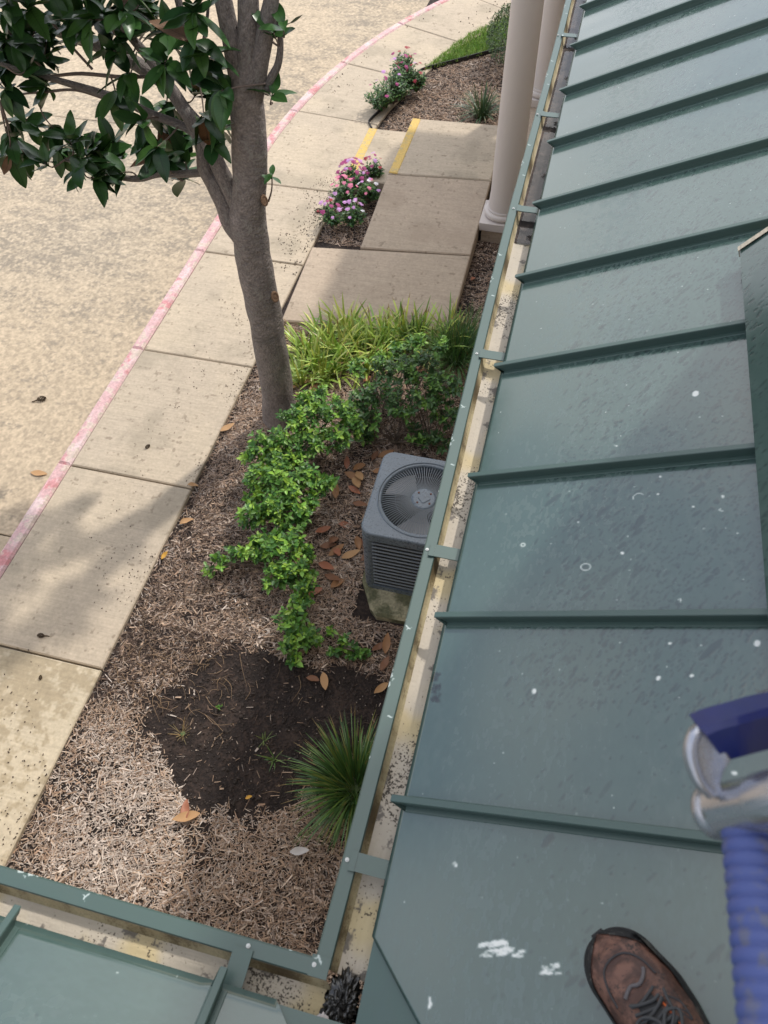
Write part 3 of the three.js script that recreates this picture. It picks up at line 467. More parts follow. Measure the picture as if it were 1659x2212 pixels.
// ------------------------------------------------------------------ air conditioner
{
  const cx = -0.585, cu = 3.10, hw = 0.372, y0 = 0.028, H = 0.735;
  const pad = part('equipment_pad', boxUV(prism([[2.52, -0.80], [2.57, -0.86], [2.80, -0.985], [cu + 0.44, -1.0], [cu + 0.44, cx + 0.46], [cu - 0.56, cx + 0.46]], y0, -0.15, 0.02), 0.9), M.pad);
  tag(pad, 'mossy pale concrete pad under the air conditioner', 'pad');
  const ac = thing('air_conditioner', 'grey air conditioner condenser with round fan grille and louvred sides', 'air conditioner', null, V(cx, y0, -cu));
  const n1 = fbmT(81, 40, 4, 0.65), n2 = fbmT(82, 8, 4);
  const grey1 = phys({ roughness: 0.5, clearcoat: 0.15, map: tex(512, 512, (x, y) => mix([0.43, 0.475, 0.515], [0.385, 0.425, 0.465], n2(x, y)).map((q, i) => q * (1 - 0.13 * sstep(n1(x, y), 0.62, 0.72)))), roughnessMap: tex(256, 256, (x, y) => grey(n1(x, y) > 0.6 ? 0.25 : 0.6), false) });
  const metal = std({ color: lin(0.24, 0.265, 0.285), roughness: 0.5 }), dk = std({ color: lin(0.08, 0.083, 0.087), roughness: 0.7 }), fin = std({ color: lin(0.09, 0.094, 0.098), roughness: 0.55, metalness: 0.4 });
  const rs = (w, r) => { const s = new THREE.Shape(); s.moveTo(-w + r, -w); s.lineTo(w - r, -w); s.absarc(w - r, -w + r, r, -Math.PI / 2, 0); s.lineTo(w, w - r); s.absarc(w - r, w - r, r, 0, Math.PI / 2); s.lineTo(-w + r, w); s.absarc(-w + r, w - r, r, Math.PI / 2, Math.PI); s.lineTo(-w, -w + r); s.absarc(-w + r, -w + r, r, Math.PI, 1.5 * Math.PI); return s; };
  const gr = 0.306;
  const top = rs(hw - 0.012, 0.075); const hole = new THREE.Path(); hole.absarc(0, 0, gr, 0, 2 * Math.PI, true); top.holes.push(hole);
  const skirt = new THREE.ExtrudeGeometry(top, { depth: 0.062, bevelEnabled: true, bevelThickness: 0.016, bevelSize: 0.012, bevelSegments: 4, curveSegments: 40 }).rotateX(-Math.PI / 2).translate(0, H - 0.078, 0);
  part('top_cover', boxUV(skirt, 0.5), grey1, ac);
  part('rim_ring', new THREE.TorusGeometry(gr + 0.016, 0.007, 8, 80).rotateX(Math.PI / 2).translate(0, H + 0.001, 0), grey1, ac);
  part('base_pan', boxUV(new THREE.ExtrudeGeometry(rs(hw - 0.006, 0.07), { depth: 0.045, bevelEnabled: false, curveSegments: 10 }).rotateX(-Math.PI / 2), 0.5), grey1, ac);
  part('coil_core', new THREE.CylinderGeometry(gr + 0.012, gr + 0.012, H - 0.1, 40, 1, true).translate(0, H / 2 - 0.02, 0), M.acIn = std({ color: lin(0.11, 0.115, 0.12), roughness: 0.8, side: 2 }), ac);
  part('coil_core', boxAt(2 * hw - 0.07, 0.01, 2 * hw - 0.07, 0, 0.06, 0), dk, ac);
  for (const [sx, sz] of [[-1, -1], [-1, 1], [1, -1], [1, 1]]) part('corner_post', boxUV(new THREE.CylinderGeometry(0.052, 0.052, H - 0.1, 16).translate(sx * (hw - 0.06), H / 2 - 0.02, sz * (hw - 0.06)), 0.5), grey1, ac);
  const slat = rboxAt(2 * hw - 0.17, 0.007, 0.012, 0.002, 0, 0, 0);
  for (let f = 0; f < 4; f++) {
    const rot = new THREE.Matrix4().makeRotationY(f * Math.PI / 2), fg = [];
    for (let k = 0; k < 13; k++) { const m = part('slat', slat, metal, ac); m.position.set(0, 0.085 + k * 0.0435, hw - 0.012).applyMatrix4(rot); m.rotation.y = f * Math.PI / 2; }
    for (let k = 0; k < 44; k++) fg.push(boxAt(0.0045, H - 0.13, 0.004, -hw + 0.085 + k * (2 * hw - 0.17) / 43, H / 2 - 0.02, hw - 0.024));
    fg.push(boxAt(2 * hw - 0.15, H - 0.12, 0.004, 0, H / 2 - 0.02, hw - 0.038));
    part('coil_fins', merge(fg).applyMatrix4(rot), fin, ac, 'stuff');
  }
  // radial grille
  const wires = []; const NW = 92, r0 = 0.082;
  for (let k = 0; k < NW; k++) { const a = k / NW * 2 * Math.PI, c = Math.cos(a), s = Math.sin(a); const pts = [[r0, 0.0], [0.16, 0.002], [0.24, 0.0], [gr + 0.004, -0.018]].map(([r, y]) => V(c * r, H - 0.004 + y, s * r)); wires.push(limb(pts, [0.0027, 0.0029, 0.003, 0.003], { seg: 5, per: 2 })); }
  for (const r of [0.2]) wires.push(new THREE.TorusGeometry(r, 0.0018, 5, 64).rotateX(Math.PI / 2).translate(0, H - 0.009, 0));
  part('grille', merge(wires), metal, ac, 'stuff');
  const hub = part('hub_cap', boxUV(new THREE.LatheGeometry([[0, H + 0.006], [0.07, H + 0.006], [0.084, H + 0.003], [0.09, H - 0.004], [0.088, H - 0.016], [0, H - 0.016]].map(([a, b]) => new THREE.Vector2(a, b)), 40), 0.5), grey1, ac);
  const em = new THREE.Shape(); for (let k = 0; k <= 64; k++) { const a = k / 64 * 2 * Math.PI, r = 0.031 + 0.010 * Math.pow(Math.abs(Math.cos(2 * a)), 2.5); em[k ? 'lineTo' : 'moveTo'](r * Math.cos(a), r * Math.sin(a)); }
  part('embossed_plate', new THREE.ExtrudeGeometry(em, { depth: 0.002, bevelEnabled: true, bevelSize: 0.002, bevelThickness: 0.002, bevelSegments: 2 }).rotateX(-Math.PI / 2).translate(0, H + 0.007, 0), grey1, hub);
  const rust = std({ color: lin(0.14, 0.045, 0.02), roughness: 0.8 });
  for (let k = 0; k < 4; k++) { const a = k * Math.PI / 2 + 0.7; part('bolt', new THREE.CylinderGeometry(0.0065, 0.007, 0.004, 10).translate(0.06 * Math.cos(a), H + 0.0085, 0.06 * Math.sin(a)), rust, hub); }
  // fan
  const blade = std({ color: lin(0.34, 0.34, 0.345), roughness: 0.5, metalness: 0.2, side: 2 });
  for (let k = 0; k < 3; k++) {
    const g = new THREE.PlaneGeometry(1, 1, 10, 6), p = g.attributes.position;
    for (let i = 0; i < p.count; i++) { const f = p.getX(i) + 0.5, s = p.getY(i), r = 0.05 + 0.235 * f, a = s * (0.75 + 0.35 * f) + k * 2.094 + 2.55; p.setXYZ(i, r * Math.cos(a), H - 0.062 + s * 0.05 * (1.2 - 0.4 * f) , -r * Math.sin(a)); }
    g.computeVertexNormals(); part('fan_blade', g, blade, ac);
  }
  part('motor', new THREE.CylinderGeometry(0.07, 0.07, 0.14, 24).translate(0, H - 0.10, 0), dk, ac);
}
// ------------------------------------------------------------------ mulch, litter, twigs
const acBox = (u, v) => u > 2.5 && u < 3.58 && v > -0.99;
const sidewalkIn = (u) => u < 8.3 ? -2.61 : C0[1] - Math.sqrt(Math.max(0, 8.53 ** 2 - (u - 8.3) ** 2));
const lawnEdge = [[10.85, -2.3], [11.65, -1.4], [12.5, -0.2], [14, 1], [15.5, 1], [14.5, -0.2], [13.2, -1.1], [12.1, -1.86], [11.4, -2.12]];
const mulchOK = (u, v) => {
  if (v < sidewalkIn(u) + 0.0 || v > 0.38) return false;
  if (u < 5.5 + 0.108 * (v + 2.54)) return !acBox(u, v);
  if (u < 6.85) return v > -0.87 || false;
  if (u < 7.25 && v > -0.87) return true;
  if (u > 6.58 && u < 7.87 && v < -2.04) return true;
  if (u > 9.12 && u < 12.6 && v < -0.84) return !inside(lawnEdge, u, v);
  if (u > 12.25 && u < 13.4) return !inside(lawnEdge, u, v);
  return false;
};
{
  const N = 275000, chipG = [], pos = [];
  const nz = new ImprovedNoise(), lists = [[], [], []], cols = [[], [], []];
  const m4 = new THREE.Matrix4(), q = new THREE.Quaternion(), e = new THREE.Euler();
  const pal = [[0.46, 0.325, 0.23], [0.36, 0.235, 0.16], [0.2, 0.13, 0.095], [0.6, 0.48, 0.385], [0.13, 0.085, 0.065], [0.44, 0.345, 0.285], [0.085, 0.055, 0.042]];
  for (let k = 0; k < N; k++) {
    const far = rnd() < 0.34, u = far ? rr(5.4, 13.2) : rr(-0.5, 5.9), v = rr(-2.62, -0.05);
    if (!mulchOK(u, v)) continue;
    let dens = 1, dry = nz.noise(u * 1.1, v * 1.3, 5.5) * 0.9;
    if (inside(soilPatch, u + 0.1 * nz.noise(u * 6, v * 6, 1) + rr(-0.03, 0.03), v + 0.1 * nz.noise(u * 6, v * 6, 8) + rr(-0.03, 0.03))) { if (rnd() > 0.016) continue; dry -= 0.5; }
    else if (u > 1.45 && u < 2.1 && v < -1.75) { if (rnd() > 0.7) continue; dry -= 0.45; }
    if (v < sidewalkIn(u) + 0.06 && rnd() < 0.6) continue;
    if (nz.noise(u * 3.1, v * 3.1, 2.2) < -0.32 && rnd() < 0.5) continue;
    dry += 0.32 + 0.75 * Math.exp(-(((u - 0.8) / 0.7) ** 2 + ((v + 2.0) / 0.55) ** 2)) + (u > 9 ? 0.35 : 0);  // a paleness value only: raised around the near left and in the far bed
    const t = clamp(0.42 + dry * 0.55 + rr(-0.42, 0.42), 0, 0.999);
    const bl = Math.exp(-(((u - 0.75) / 0.6) ** 2 + ((v + 2.0) / 0.5) ** 2)) + 0.5 * nz.noise(u * 4, v * 4, 6.1), c = mix(mix(pal[6], pal[pick([0, 0, 3, 5, 1])], sstep(t, 0.02, 0.72)), [0.66, 0.57, 0.5], rnd() < bl * 0.75 ? 0.75 : 0), b = rr(0.75, 1.2);  // more of the chips turned pale around that near left spot
    const z0 = rnd(), len = z0 < 0.03 ? rr(0.06, 0.11) : z0 < 0.5 ? rr(0.025, 0.06) : rr(0.008, 0.026), wd = z0 < 0.03 ? rr(0.004, 0.01) : rnd() < 0.1 ? rr(0.006, 0.013) : rr(0.0016, 0.0052), th = rr(0.001, 0.003);
    e.set(rr(-0.4, 0.4), rr(0, 7), rr(-0.22, 0.22)); q.setFromEuler(e);
    m4.compose(V(v, bedY(u, v) + rr(0.001, 0.014), -u), q, V(len, th, wd)); const L = k % 3; lists[L].push(m4.clone()); cols[L].push([c[0] * b, c[1] * b, c[2] * b]);
  }
  const base = new THREE.BoxGeometry(1, 1, 1, 2, 1, 1);
  const shape = (f) => { const g = base.clone(), p = g.attributes.position; for (let i = 0; i < p.count; i++) f(p, i); g.computeVertexNormals(); return g; };
  const gs = [shape((p, i) => { const x = p.getX(i); p.setZ(i, p.getZ(i) * (1 - 0.5 * (x + 0.5)) + 0.3 * x * x); p.setY(i, p.getY(i) + 1.2 * x * x); }), shape((p, i) => { const x = p.getX(i); p.setZ(i, p.getZ(i) * (x > 0.3 || x < -0.3 ? 0.6 : 1) - 0.5 * x * x); }), shape((p, i) => { const x = p.getX(i); p.setZ(i, p.getZ(i) * (1 - 0.3 * x)); p.setY(i, p.getY(i) - 0.8 * x * x); })];
  const mat = std({ color: 0xffffff, roughness: 0.92 });
  lists.forEach((l, k) => { const im = new THREE.InstancedMesh(gs[k], mat, l.length); l.forEach((m, i) => { im.setMatrixAt(i, m); im.setColorAt(i, new THREE.Color().setRGB(...cols[k][i])); }); im.name = numbered('mulch'); im.castShadow = im.receiveShadow = true; im.userData = { kind: 'stuff', label: 'shredded brown bark mulch covering the planting beds', category: 'mulch', group: 'bark mulch' }; scene.add(im); });
  // crumbs of soil and bark thrown on the pavement, and pebbles in the soil
  const crumb = new THREE.IcosahedronGeometry(0.5, 0), cm = [], cl = [];
  for (let k = 0; k < 9500; k++) {
    let u, v, y, s, c;
    if (k < 1700) { u = rr(0, 8); v = sidewalkIn(u) - Math.abs(rr(-1, 1) * rr(0, 1)) * 0.8; if (nz.noise(u * 1.3, v * 2, 3) < -0.05) continue; y = 0.006; s = rr(0.003, 0.011); c = [0.07, 0.048, 0.035]; }
    else if (k < 2300) { const th = rr(8, 40) * R, r = rr(8.6, 9.6); [u, v] = arc(r, th); if (nz.noise(u, v, 9) < 0.1 || rnd() < 0.45) continue; y = 0.006; s = rr(0.004, 0.02); c = [0.06, 0.045, 0.032]; }
    else if (k < 2600) { u = rr(6.2, 8.2); v = -2.62 - Math.abs(rr(-1, 1) * rnd()) * 0.6; y = 0.006; s = rr(0.004, 0.014); c = [0.05, 0.035, 0.027]; }
    else { u = rr(0.8, 2.2); v = rr(-2.5, -0.4); if (!inside(soilPatch, u, v)) continue; y = bedY(u, v) + 0.003; s = rnd() < 0.06 ? rr(0.014, 0.028) : rr(0.004, 0.014); c = s < 0.009 && rnd() < 0.09 ? [0.4, 0.33, 0.28] : [0.042, 0.031, 0.026]; }
    e.set(rr(0, 6), rr(0, 6), rr(0, 6)); q.setFromEuler(e); cm.push(new THREE.Matrix4().compose(V(v, y, -u), q, V(s * rr(0.8, 2.2), s * 0.7, s))); cl.push(c);
  }
  const im = new THREE.InstancedMesh(crumb, mat, cm.length); cm.forEach((m, i) => { im.setMatrixAt(i, m); im.setColorAt(i, new THREE.Color().setRGB(...cl[i])); }); im.name = 'soil_crumbs'; im.castShadow = im.receiveShadow = true; im.userData = { kind: 'stuff', label: 'crumbs of soil and bark scattered over pavement and soil', category: 'crumbs' }; scene.add(im);
  // pale root fibres and twigs on the bare soil
  const tw = [];
  for (let k = 0; k < 250; k++) {
    const z = k < 110; const u = z ? rr(1.5, 2.05) : rr(0, 5), v = z ? rr(-2.5, -1.7) : rr(-2.5, -0.5); if (!mulchOK(u, v)) continue;
    const l = rnd() < 0.15 ? rr(0.15, 0.3) : rr(0.04, 0.14), a = rr(0, 7), r = rr(0.0008, 0.0022), y = bedY(u, v) + 0.014, b = rr(-0.5, 0.5);
    tw.push(limb([V(v, y, -u), V(v + l * 0.5 * Math.cos(a), y + rr(0.003, 0.02), -u + l * 0.5 * Math.sin(a)), V(v + l * Math.cos(a + b), y, -u + l * Math.sin(a + b))], [r, r * 0.8, r * 0.4], { seg: 4, per: 4 }));
  }
  const t = part('root_fibres', merge(tw), std({ color: lin(0.3, 0.2, 0.12), roughness: 0.9 }), null, 'stuff'); tag(t, 'tangled pale root fibres and twigs lying on the soil', 'twigs');
}
// ---- leaf shapes
function leafGeo(len, hw, fold, curl, wave = 0) {        // lies along +x, face up
  const n = 7, pos = [], uv = [], idx = [];
  for (let i = 0; i <= n; i++) { const t = i / n, w = hw * Math.pow(Math.sin(Math.PI * Math.pow(clamp(t * 0.97 + 0.015, 0, 1), 0.9)), 0.8), y = -curl * t * t * len; for (const s of [-1, 0, 1]) pos.push(t * len, y + Math.abs(s) * w * fold + wave * Math.sin(t * 9 + s) * w, s * w), uv.push(t, 0.5 + s * 0.5); }
  for (let i = 0; i < n; i++) for (let s = 0; s < 2; s++) { const a = i * 3 + s; idx.push(a, a + 1, a + 3, a + 3, a + 1, a + 4); }
  const g = new THREE.BufferGeometry(); g.setAttribute('position', new THREE.Float32BufferAttribute(pos, 3)); g.setAttribute('uv', new THREE.Float32BufferAttribute(uv, 2)); g.setIndex(idx); g.computeVertexNormals(); return g;
}
const LG = [leafGeo(0.18, 0.04, 0.22, 0.12), leafGeo(0.16, 0.04, 0.38, 0.35, 0.1), leafGeo(0.14, 0.038, 0.15, -0.12, 0.12), leafGeo(0.125, 0.031, 0.45, 0.25, 0.06)];
const basisTo = (d, up) => { const x = d.clone().normalize(), z = x.clone().cross(up).normalize(), y = z.clone().cross(x); return new THREE.Quaternion().setFromRotationMatrix(new THREE.Matrix4().makeBasis(x, y, z)); };
// ---- fallen magnolia leaves, one by one
{
  const dg = [leafGeo(0.15, 0.03, 0.45, -0.25, 0.15), leafGeo(0.13, 0.028, 0.7, 0.2, 0.2), leafGeo(0.16, 0.034, 0.2, -0.1, 0.1), leafGeo(0.12, 0.03, 0.9, -0.3, 0.1)];
  const grp = 'fallen magnolia leaves';
  const leaf = (px, py, y, an, mi, gi, label, sc = 1) => { const p = onY(px, py, y), m = part('fallen_leaf', dg[gi % 4], mi >= 0 ? M.dead[mi] : mi === -1 ? (M.deadY ??= std({ color: lin(0.6, 0.33, 0.05), roughness: 0.6, side: 2 })) : (M.deadW ??= std({ color: lin(0.45, 0.42, 0.4), roughness: 0.7, side: 2 })), null); m.position.copy(p); m.rotation.set(rr(-0.15, 0.15), an, rr(-0.15, 0.15)); m.scale.setScalar(sc); tag(m, label, 'leaf', grp); };
  leaf(400, 1772, 0.012, 1.9, 3, 1, 'reddish brown fallen leaf at the rim of the bare soil'); leaf(432, 1757, 0.012, 3.7, 2, 0, 'tan fallen leaf leaning beside the reddish one on the soil rim', 1.1);
  leaf(626, 1840, 0.015, 0.2, -2, 0, 'pale grey fallen leaf on the mulch near the grassy clump', 0.85); leaf(476, 931, 0.012, 0.9, 2, 2, 'tan fallen leaf on the pavement edge by the trunk', 0.9);
  leaf(66, 1020, -0.11, 0.1, 2, 2, 'tan fallen leaf lying on the drive near the kerb', 0.95); leaf(349, 1208, 0.012, 1.2, -1, 3, 'yellow curled leaf on the pavement edge', 0.6); leaf(388, 1132, 0.012, 0.8, 2, 1, 'tan folded leaf on the edge of the mulch beside the pavement', 0.9);
  leaf(405, 1047, 0.012, 0.2, 2, 1, 'tan leaf stuck at the pavement joint by the mulch', 0.7); leaf(1018, 606, 0.0, 1.3, 3, 1, 'orange leaf on the mulch strip beside the ramped walk', 0.75); leaf(530, 1725, 0.012, 0.4, -1, 3, 'small yellow dry leaf on the bare soil', 0.4);
  const l2 = 'brown fallen leaf on the shaded mulch between shrub and air conditioner';
  for (const [x, y] of [[788, 1000], [770, 1018], [800, 992], [782, 1040], [745, 1010], [715, 1140], [728, 1135], [733, 1158], [775, 1160], [780, 1190], [777, 1212], [720, 1180], [706, 1200], [690, 1215], [700, 1245], [735, 1205], [668, 1205], [760, 1085], [722, 1075], [700, 1268], [755, 1050], [690, 1180], [742, 1250], [800, 1015], [815, 990], [764, 1030]]) leaf(x + rr(-4, 4), y + rr(-4, 4), bedY(3, -1.2) + 0.02, rr(0, 7), Math.floor(rr(0, 4)), Math.floor(rr(0, 4)), l2, rr(0.8, 1.1));
  const l3 = 'rusty fallen leaf under the gutter beyond the bare soil';
  for (const [x, y] of [[835, 1388], [832, 1412], [822, 1448], [838, 1475], [698, 1452], [690, 1470]]) leaf(x, y, 0.0, rr(0, 7), Math.floor(rr(0, 4)), Math.floor(rr(0, 4)), l3, rr(0.75, 1));
  const l4 = 'brown fallen leaf among the strappy green plants';
  for (const [x, y] of [[690, 742], [700, 755], [712, 748], [682, 758], [715, 760], [665, 815], [640, 835], [690, 815], [720, 815], [670, 850], [930, 795], [915, 805], [800, 812], [640, 905], [1000, 700], [660, 870]]) leaf(x, y, 0.02, rr(0, 7), Math.floor(rr(0, 4)), Math.floor(rr(0, 4)), l4, rr(0.8, 1.1));
  // seed cones and clods on the pavement and the drive
  const cone = (px, py, y, s, an, label, stalk = true) => { const p = onY(px, py, y), t = thing('seed_cone', label, 'cone', 'dropped magnolia cones', p), sc = []; t.rotation.y = an; t.scale.setScalar(s);
    for (let k = 0; k < 46; k++) { const f = k / 46, a = k * 2.4, r = 0.019 * Math.sin(Math.PI * (0.12 + 0.83 * f)); sc.push(new THREE.TetrahedronGeometry(0.008).translate(f * 0.06, 0.018 + r * Math.cos(a), r * Math.sin(a))); }
    part('scales', merge(sc), M.coneM ??= std({ color: lin(0.07, 0.045, 0.025), roughness: 0.9 }), t); if (stalk) part('stalk', limb([V(0.004, 0.016, 0), V(-0.03, 0.01, 0.004), V(-0.05, 0.006, 0.002)], [0.006, 0.005, 0.004], { seg: 6 }), M.coneM, t); };
  cone(84, 866, -0.12, 1.2, 0.5, 'stalked seed cone lying on the drive by the kerb'); cone(316, 970, 0, 0.75, 1.2, 'small black seed cone on the pavement slab beside the trunk', false); cone(96, 1375, 0, 0.8, 3.3, 'stalked seed cone on the pavement slab near the bare soil'); cone(88, 1469, 0, 0.55, 2, 'dark clod on the lower pavement slab', false); cone(682, 460, 0, 1.3, 0.4, 'dark seed cone on the pavement beside the pink flowers', false);
}
// ------------------------------------------------------------------ magnolia tree
{
  const TU = 4.27, base = onY(607, 900, -0.02);
  const tree = thing('magnolia_tree', 'magnolia tree with dark glossy leaves growing out of the mulch bed', 'tree');
  const rad = (px, p) => { const d = p.clone().sub(camera.position), z = -d.applyQuaternion(camera.quaternion.clone().invert()).z; return px / (F / K) * z; };
  const samples = [], mkLimb = (name, pts, opt = {}) => { const q = pts.map(([x, y, h, u]) => atU(x, y, u ?? TU)), r = pts.map(([x, y, h], i) => rad(h, q[i])); const m = part(name, limb(q, r, { seg: opt.seg ?? 14, per: 6, rough: opt.rough ?? 0.12, seed: pts[0][0] }), opt.mat ?? M.bark, tree); const c = new THREE.CatmullRomCurve3(q, false, 'centripetal'); if (!opt.skip) for (let k = 1; k <= 12; k++) samples.push([c.getPoint(k / 12), m]); return m; };
  const tr = mkLimb('trunk', [[618, 955, 56], [609, 905, 40], [600, 850, 34], [579, 720, 36], [562, 630, 37], [545, 540, 39], [536, 470, 39], [540, 380, 37], [537, 290, 38], [531, 200, 38], [535, 130, 26], [536, 40, 23], [534, -120, 21], [530, -300, 20]], { seg: 22, skip: true, rough: 0.1 });
  mkLimb('limb', [[530, 215, 26], [512, 140, 22], [497, 70, 21], [482, 0, 20], [468, -90, 18], [430, -260, 16]], { skip: true });
  mkLimb('limb', [[545, 210, 25], [560, 130, 21], [575, 60, 19], [588, -10, 17], [610, -140, 16]], { skip: true });
  mkLimb('limb', [[522, 505, 26], [500, 478, 22], [484, 440, 20], [462, 395, 19], [444, 366, 17], [436, 330, 13], [425, 295, 12], [404, 250, 12], [370, 190, 11], [338, 145, 11], [300, 100, 10], [250, 40, 8, 4.1]]);
  mkLimb('limb', [[520, 455, 20], [490, 395, 18], [466, 345, 17], [440, 290, 17], [400, 240, 16], [365, 190, 15, 4.4], [300, 140, 16, 4.5], [230, 105, 15, 4.6], [120, 65, 12, 4.7], [20, 30, 9, 4.8]]);
  mkLimb('limb', [[440, 372, 9], [400, 376, 8], [345, 375, 8], [300, 386, 7], [255, 382, 6], [210, 365, 4, 4.15], [140, 345, 3, 4.05]]);
  mkLimb('limb', [[445, 305, 10], [400, 275, 9], [325, 246, 9], [265, 216, 9], [215, 200, 8], [130, 175, 7, 4.15], [40, 150, 5, 4.0], [-40, 125, 4, 3.9]]);
  mkLimb('limb', [[425, 150, 9], [410, 120, 8], [398, 60, 8], [385, 0, 8], [370, -60, 7]]);
  mkLimb('limb', [[436, 110, 4], [445, 60, 4], [451, 0, 3], [455, -60, 3]]);
  mkLimb('limb', [[575, 200, 10], [585, 170, 9], [600, 140, 8], [606, 90, 7], [600, 50, 6]], { seg: 8 });
  mkLimb('twig', [[335, 165, 4], [260, 166, 4], [175, 159, 4], [90, 165, 3], [0, 155, 3], [-40, 150, 2]], { seg: 7, mat: M.twig });
  mkLimb('twig', [[200, 150, 3], [150, 95, 3], [105, 40, 3], [75, 15, 2]], { seg: 6, mat: M.twig });
  mkLimb('twig', [[235, 216, 3], [165, 195, 3], [100, 198, 3], [40, 205, 2], [0, 218, 2]], { seg: 6, mat: M.twig });
  mkLimb('twig', [[110, 165, 3], [60, 115, 3], [20, 70, 3], [0, 45, 2]], { seg: 6, mat: M.twig });
  // pruning scars and bark ridge
  for (const [x, y, r, cx] of [[510, 522, 8, 541], [523, 597, 9, 556], [551, 649, 10, 565], [594, 641, 9, 564], [571, 433, 9, 537]]) { const dx = clamp((x - cx) / 38, -0.93, 0.93), p = atU(x, y, TU - 0.108 * Math.sqrt(1 - dx * dx)), s = rad(r, p) * 0.85, k = part('knot', merge([new THREE.TorusGeometry(s, s * 0.36, 8, 18), new THREE.SphereGeometry(s * 0.9, 12, 8).scale(1, 1, 0.3)]), M.knot, tree); k.position.copy(p); k.rotation.set(-0.35, Math.asin(dx), 0, 'YXZ'); k.scale.set(0.9, 1.25, 0.8); }
  mkLimb('bark_ridge', [[524, 505, 4, TU - 0.112], [531, 550, 5, TU - 0.106], [540, 590, 5, TU - 0.104], [548, 635, 4, TU - 0.1], [553, 670, 3, TU - 0.095]], { seg: 7, rough: 0.7, skip: true });
  // whorls: a twig each, its large leaves are sub-parts; the rest of the crown is one mass
  const W = [[250, 300], [215, 328], [258, 378], [190, 322], [150, 300], [118, 283], [68, 268], [28, 262], [18, 335], [58, 335], [100, 352], [160, 365], [212, 388], [238, 345], [130, 330],
    [40, 110], [80, 60], [28, 40], [110, 118], [90, 185], [130, 28], [58, 150], [190, 40], [232, 62], [262, 22], [286, 72], [320, 38], [346, 72], [240, 112], [210, 18], [160, 82], [300, 8], [15, 190], [20, 140],
    [440, 130], [424, 92], [370, 98], [360, 142], [412, 30], [330, 250], [300, 264], [316, 290], [342, 322], [370, 345], [402, 335], [386, 292], [356, 232], [440, 250], [480, 272], [455, 302], [478, 192], [432, 200], [470, 162], [272, 152], [250, 202], [388, 378], [345, 345],
    [60, 20], [150, 50], [100, 90], [60, 90], [10, 80], [250, 85], [20, 300], [175, 340], [10, 10], [230, 30], [170, 15], [618, 46], [592, 66], [592, 198], [590, 380]];
  let count = 0; const rest = [];
  const addLeaf = (p, d, gi, mat, parent, sc) => {
    const up = V(rr(-0.4, 0.4), 1, rr(-0.4, 0.4)).normalize(), q = basisTo(d, up);
    if (parent && count < 296) { count++; const m = part('leaf', LG[gi], mat, parent); m.position.copy(p); m.quaternion.copy(q); m.scale.setScalar(sc); }
    else rest.push(LG[gi].clone().applyMatrix4(new THREE.Matrix4().compose(p, q, V(sc, sc, sc))));
  };
  for (const [x, y] of W) {
    const sprout = x > 585, uu = sprout ? TU - 0.05 : TU + rr(-0.35, 0.3), c = atU(x + rr(-6, 6), y + rr(-6, 6), uu);
    let best = null; for (const [s] of samples) { const d = s.distanceTo(c); if (d > 0.08 && (!best || d < best[0])) best = [d, s]; }
    const from = sprout ? atU(x - (y > 300 ? 10 : 4), y + (y > 300 ? 55 : 24), TU) : best[1], mid = from.clone().lerp(c, 0.5).add(V(rr(-0.03, 0.03), rr(-0.05, 0.02), rr(-0.03, 0.03)));
    const tw = part('twig', limb([from, mid, c], [0.007, 0.005, 0.004], { seg: 6, per: 4 }), M.twig, tree), ax = c.clone().sub(mid).normalize().add(V(0, 0.25, 0)).normalize();
    const n = sprout ? 4 : 6 + Math.floor(rnd() * 5), ph = rr(0, 7);
    for (let k = 0; k < n; k++) {
      const a = ph + k * 2.4, side = V(1, 0, 0).cross(ax).normalize(), s2 = side.clone().cross(ax).normalize(), tilt = rr(0.55, 1.35), d = ax.clone().multiplyScalar(Math.cos(tilt)).addScaledVector(side, Math.sin(tilt) * Math.cos(a)).addScaledVector(s2, Math.sin(tilt) * Math.sin(a)).add(V(0, -0.25, 0)).normalize();
      const r0 = rnd(); addLeaf(c.clone().addScaledVector(ax, -0.05 * k / n), d, Math.floor(rnd() * 4), sprout ? (y > 150 && y < 260 || y > 300 ? M.magLight : M.mag[1]) : r0 < 0.04 ? M.magBrown : pick(M.mag), k < 5 ? tw : null, (sprout && y > 300 ? 0.5 : sprout ? 0.9 : rr(0.95, 1.35)));
    }
  }
  // the crown above the picture, which shades the drive
  for (let k = 0; k < 900; k++) {
    const a = rr(0, 2 * Math.PI), el = Math.acos(rr(-0.55, 1)), r = 1.35 * Math.cbrt(rr(0.25, 1)), p = V(base.x - 1.35 + r * Math.sin(el) * Math.cos(a), 4.35 + 1.5 * r * Math.cos(el) * 0.75, base.z + r * Math.sin(el) * Math.sin(a));
    if (p.x > -0.9 || p.distanceTo(camera.position) < 1.5) continue;
    const q = p.clone().sub(camera.position).applyQuaternion(camera.quaternion.clone().invert());
    if (q.z < 0 && Math.abs(q.x / -q.z) < 0.55 && q.y / -q.z < 0.74) continue;      // what the picture shows is placed whorl by whorl above
    for (let j = 0; j < 5; j++) rest.push(LG[j % 4].clone().applyMatrix4(new THREE.Matrix4().compose(p, basisTo(V(rr(-1, 1), rr(-0.6, 0.5), rr(-1, 1)), V(rr(-0.4, 0.4), 1, rr(-0.4, 0.4)).normalize()), V(1.1, 1.1, 1.1))));
  }
  part('crown', mergeGeometries(rest), M.mag[1], tree, 'stuff');
}
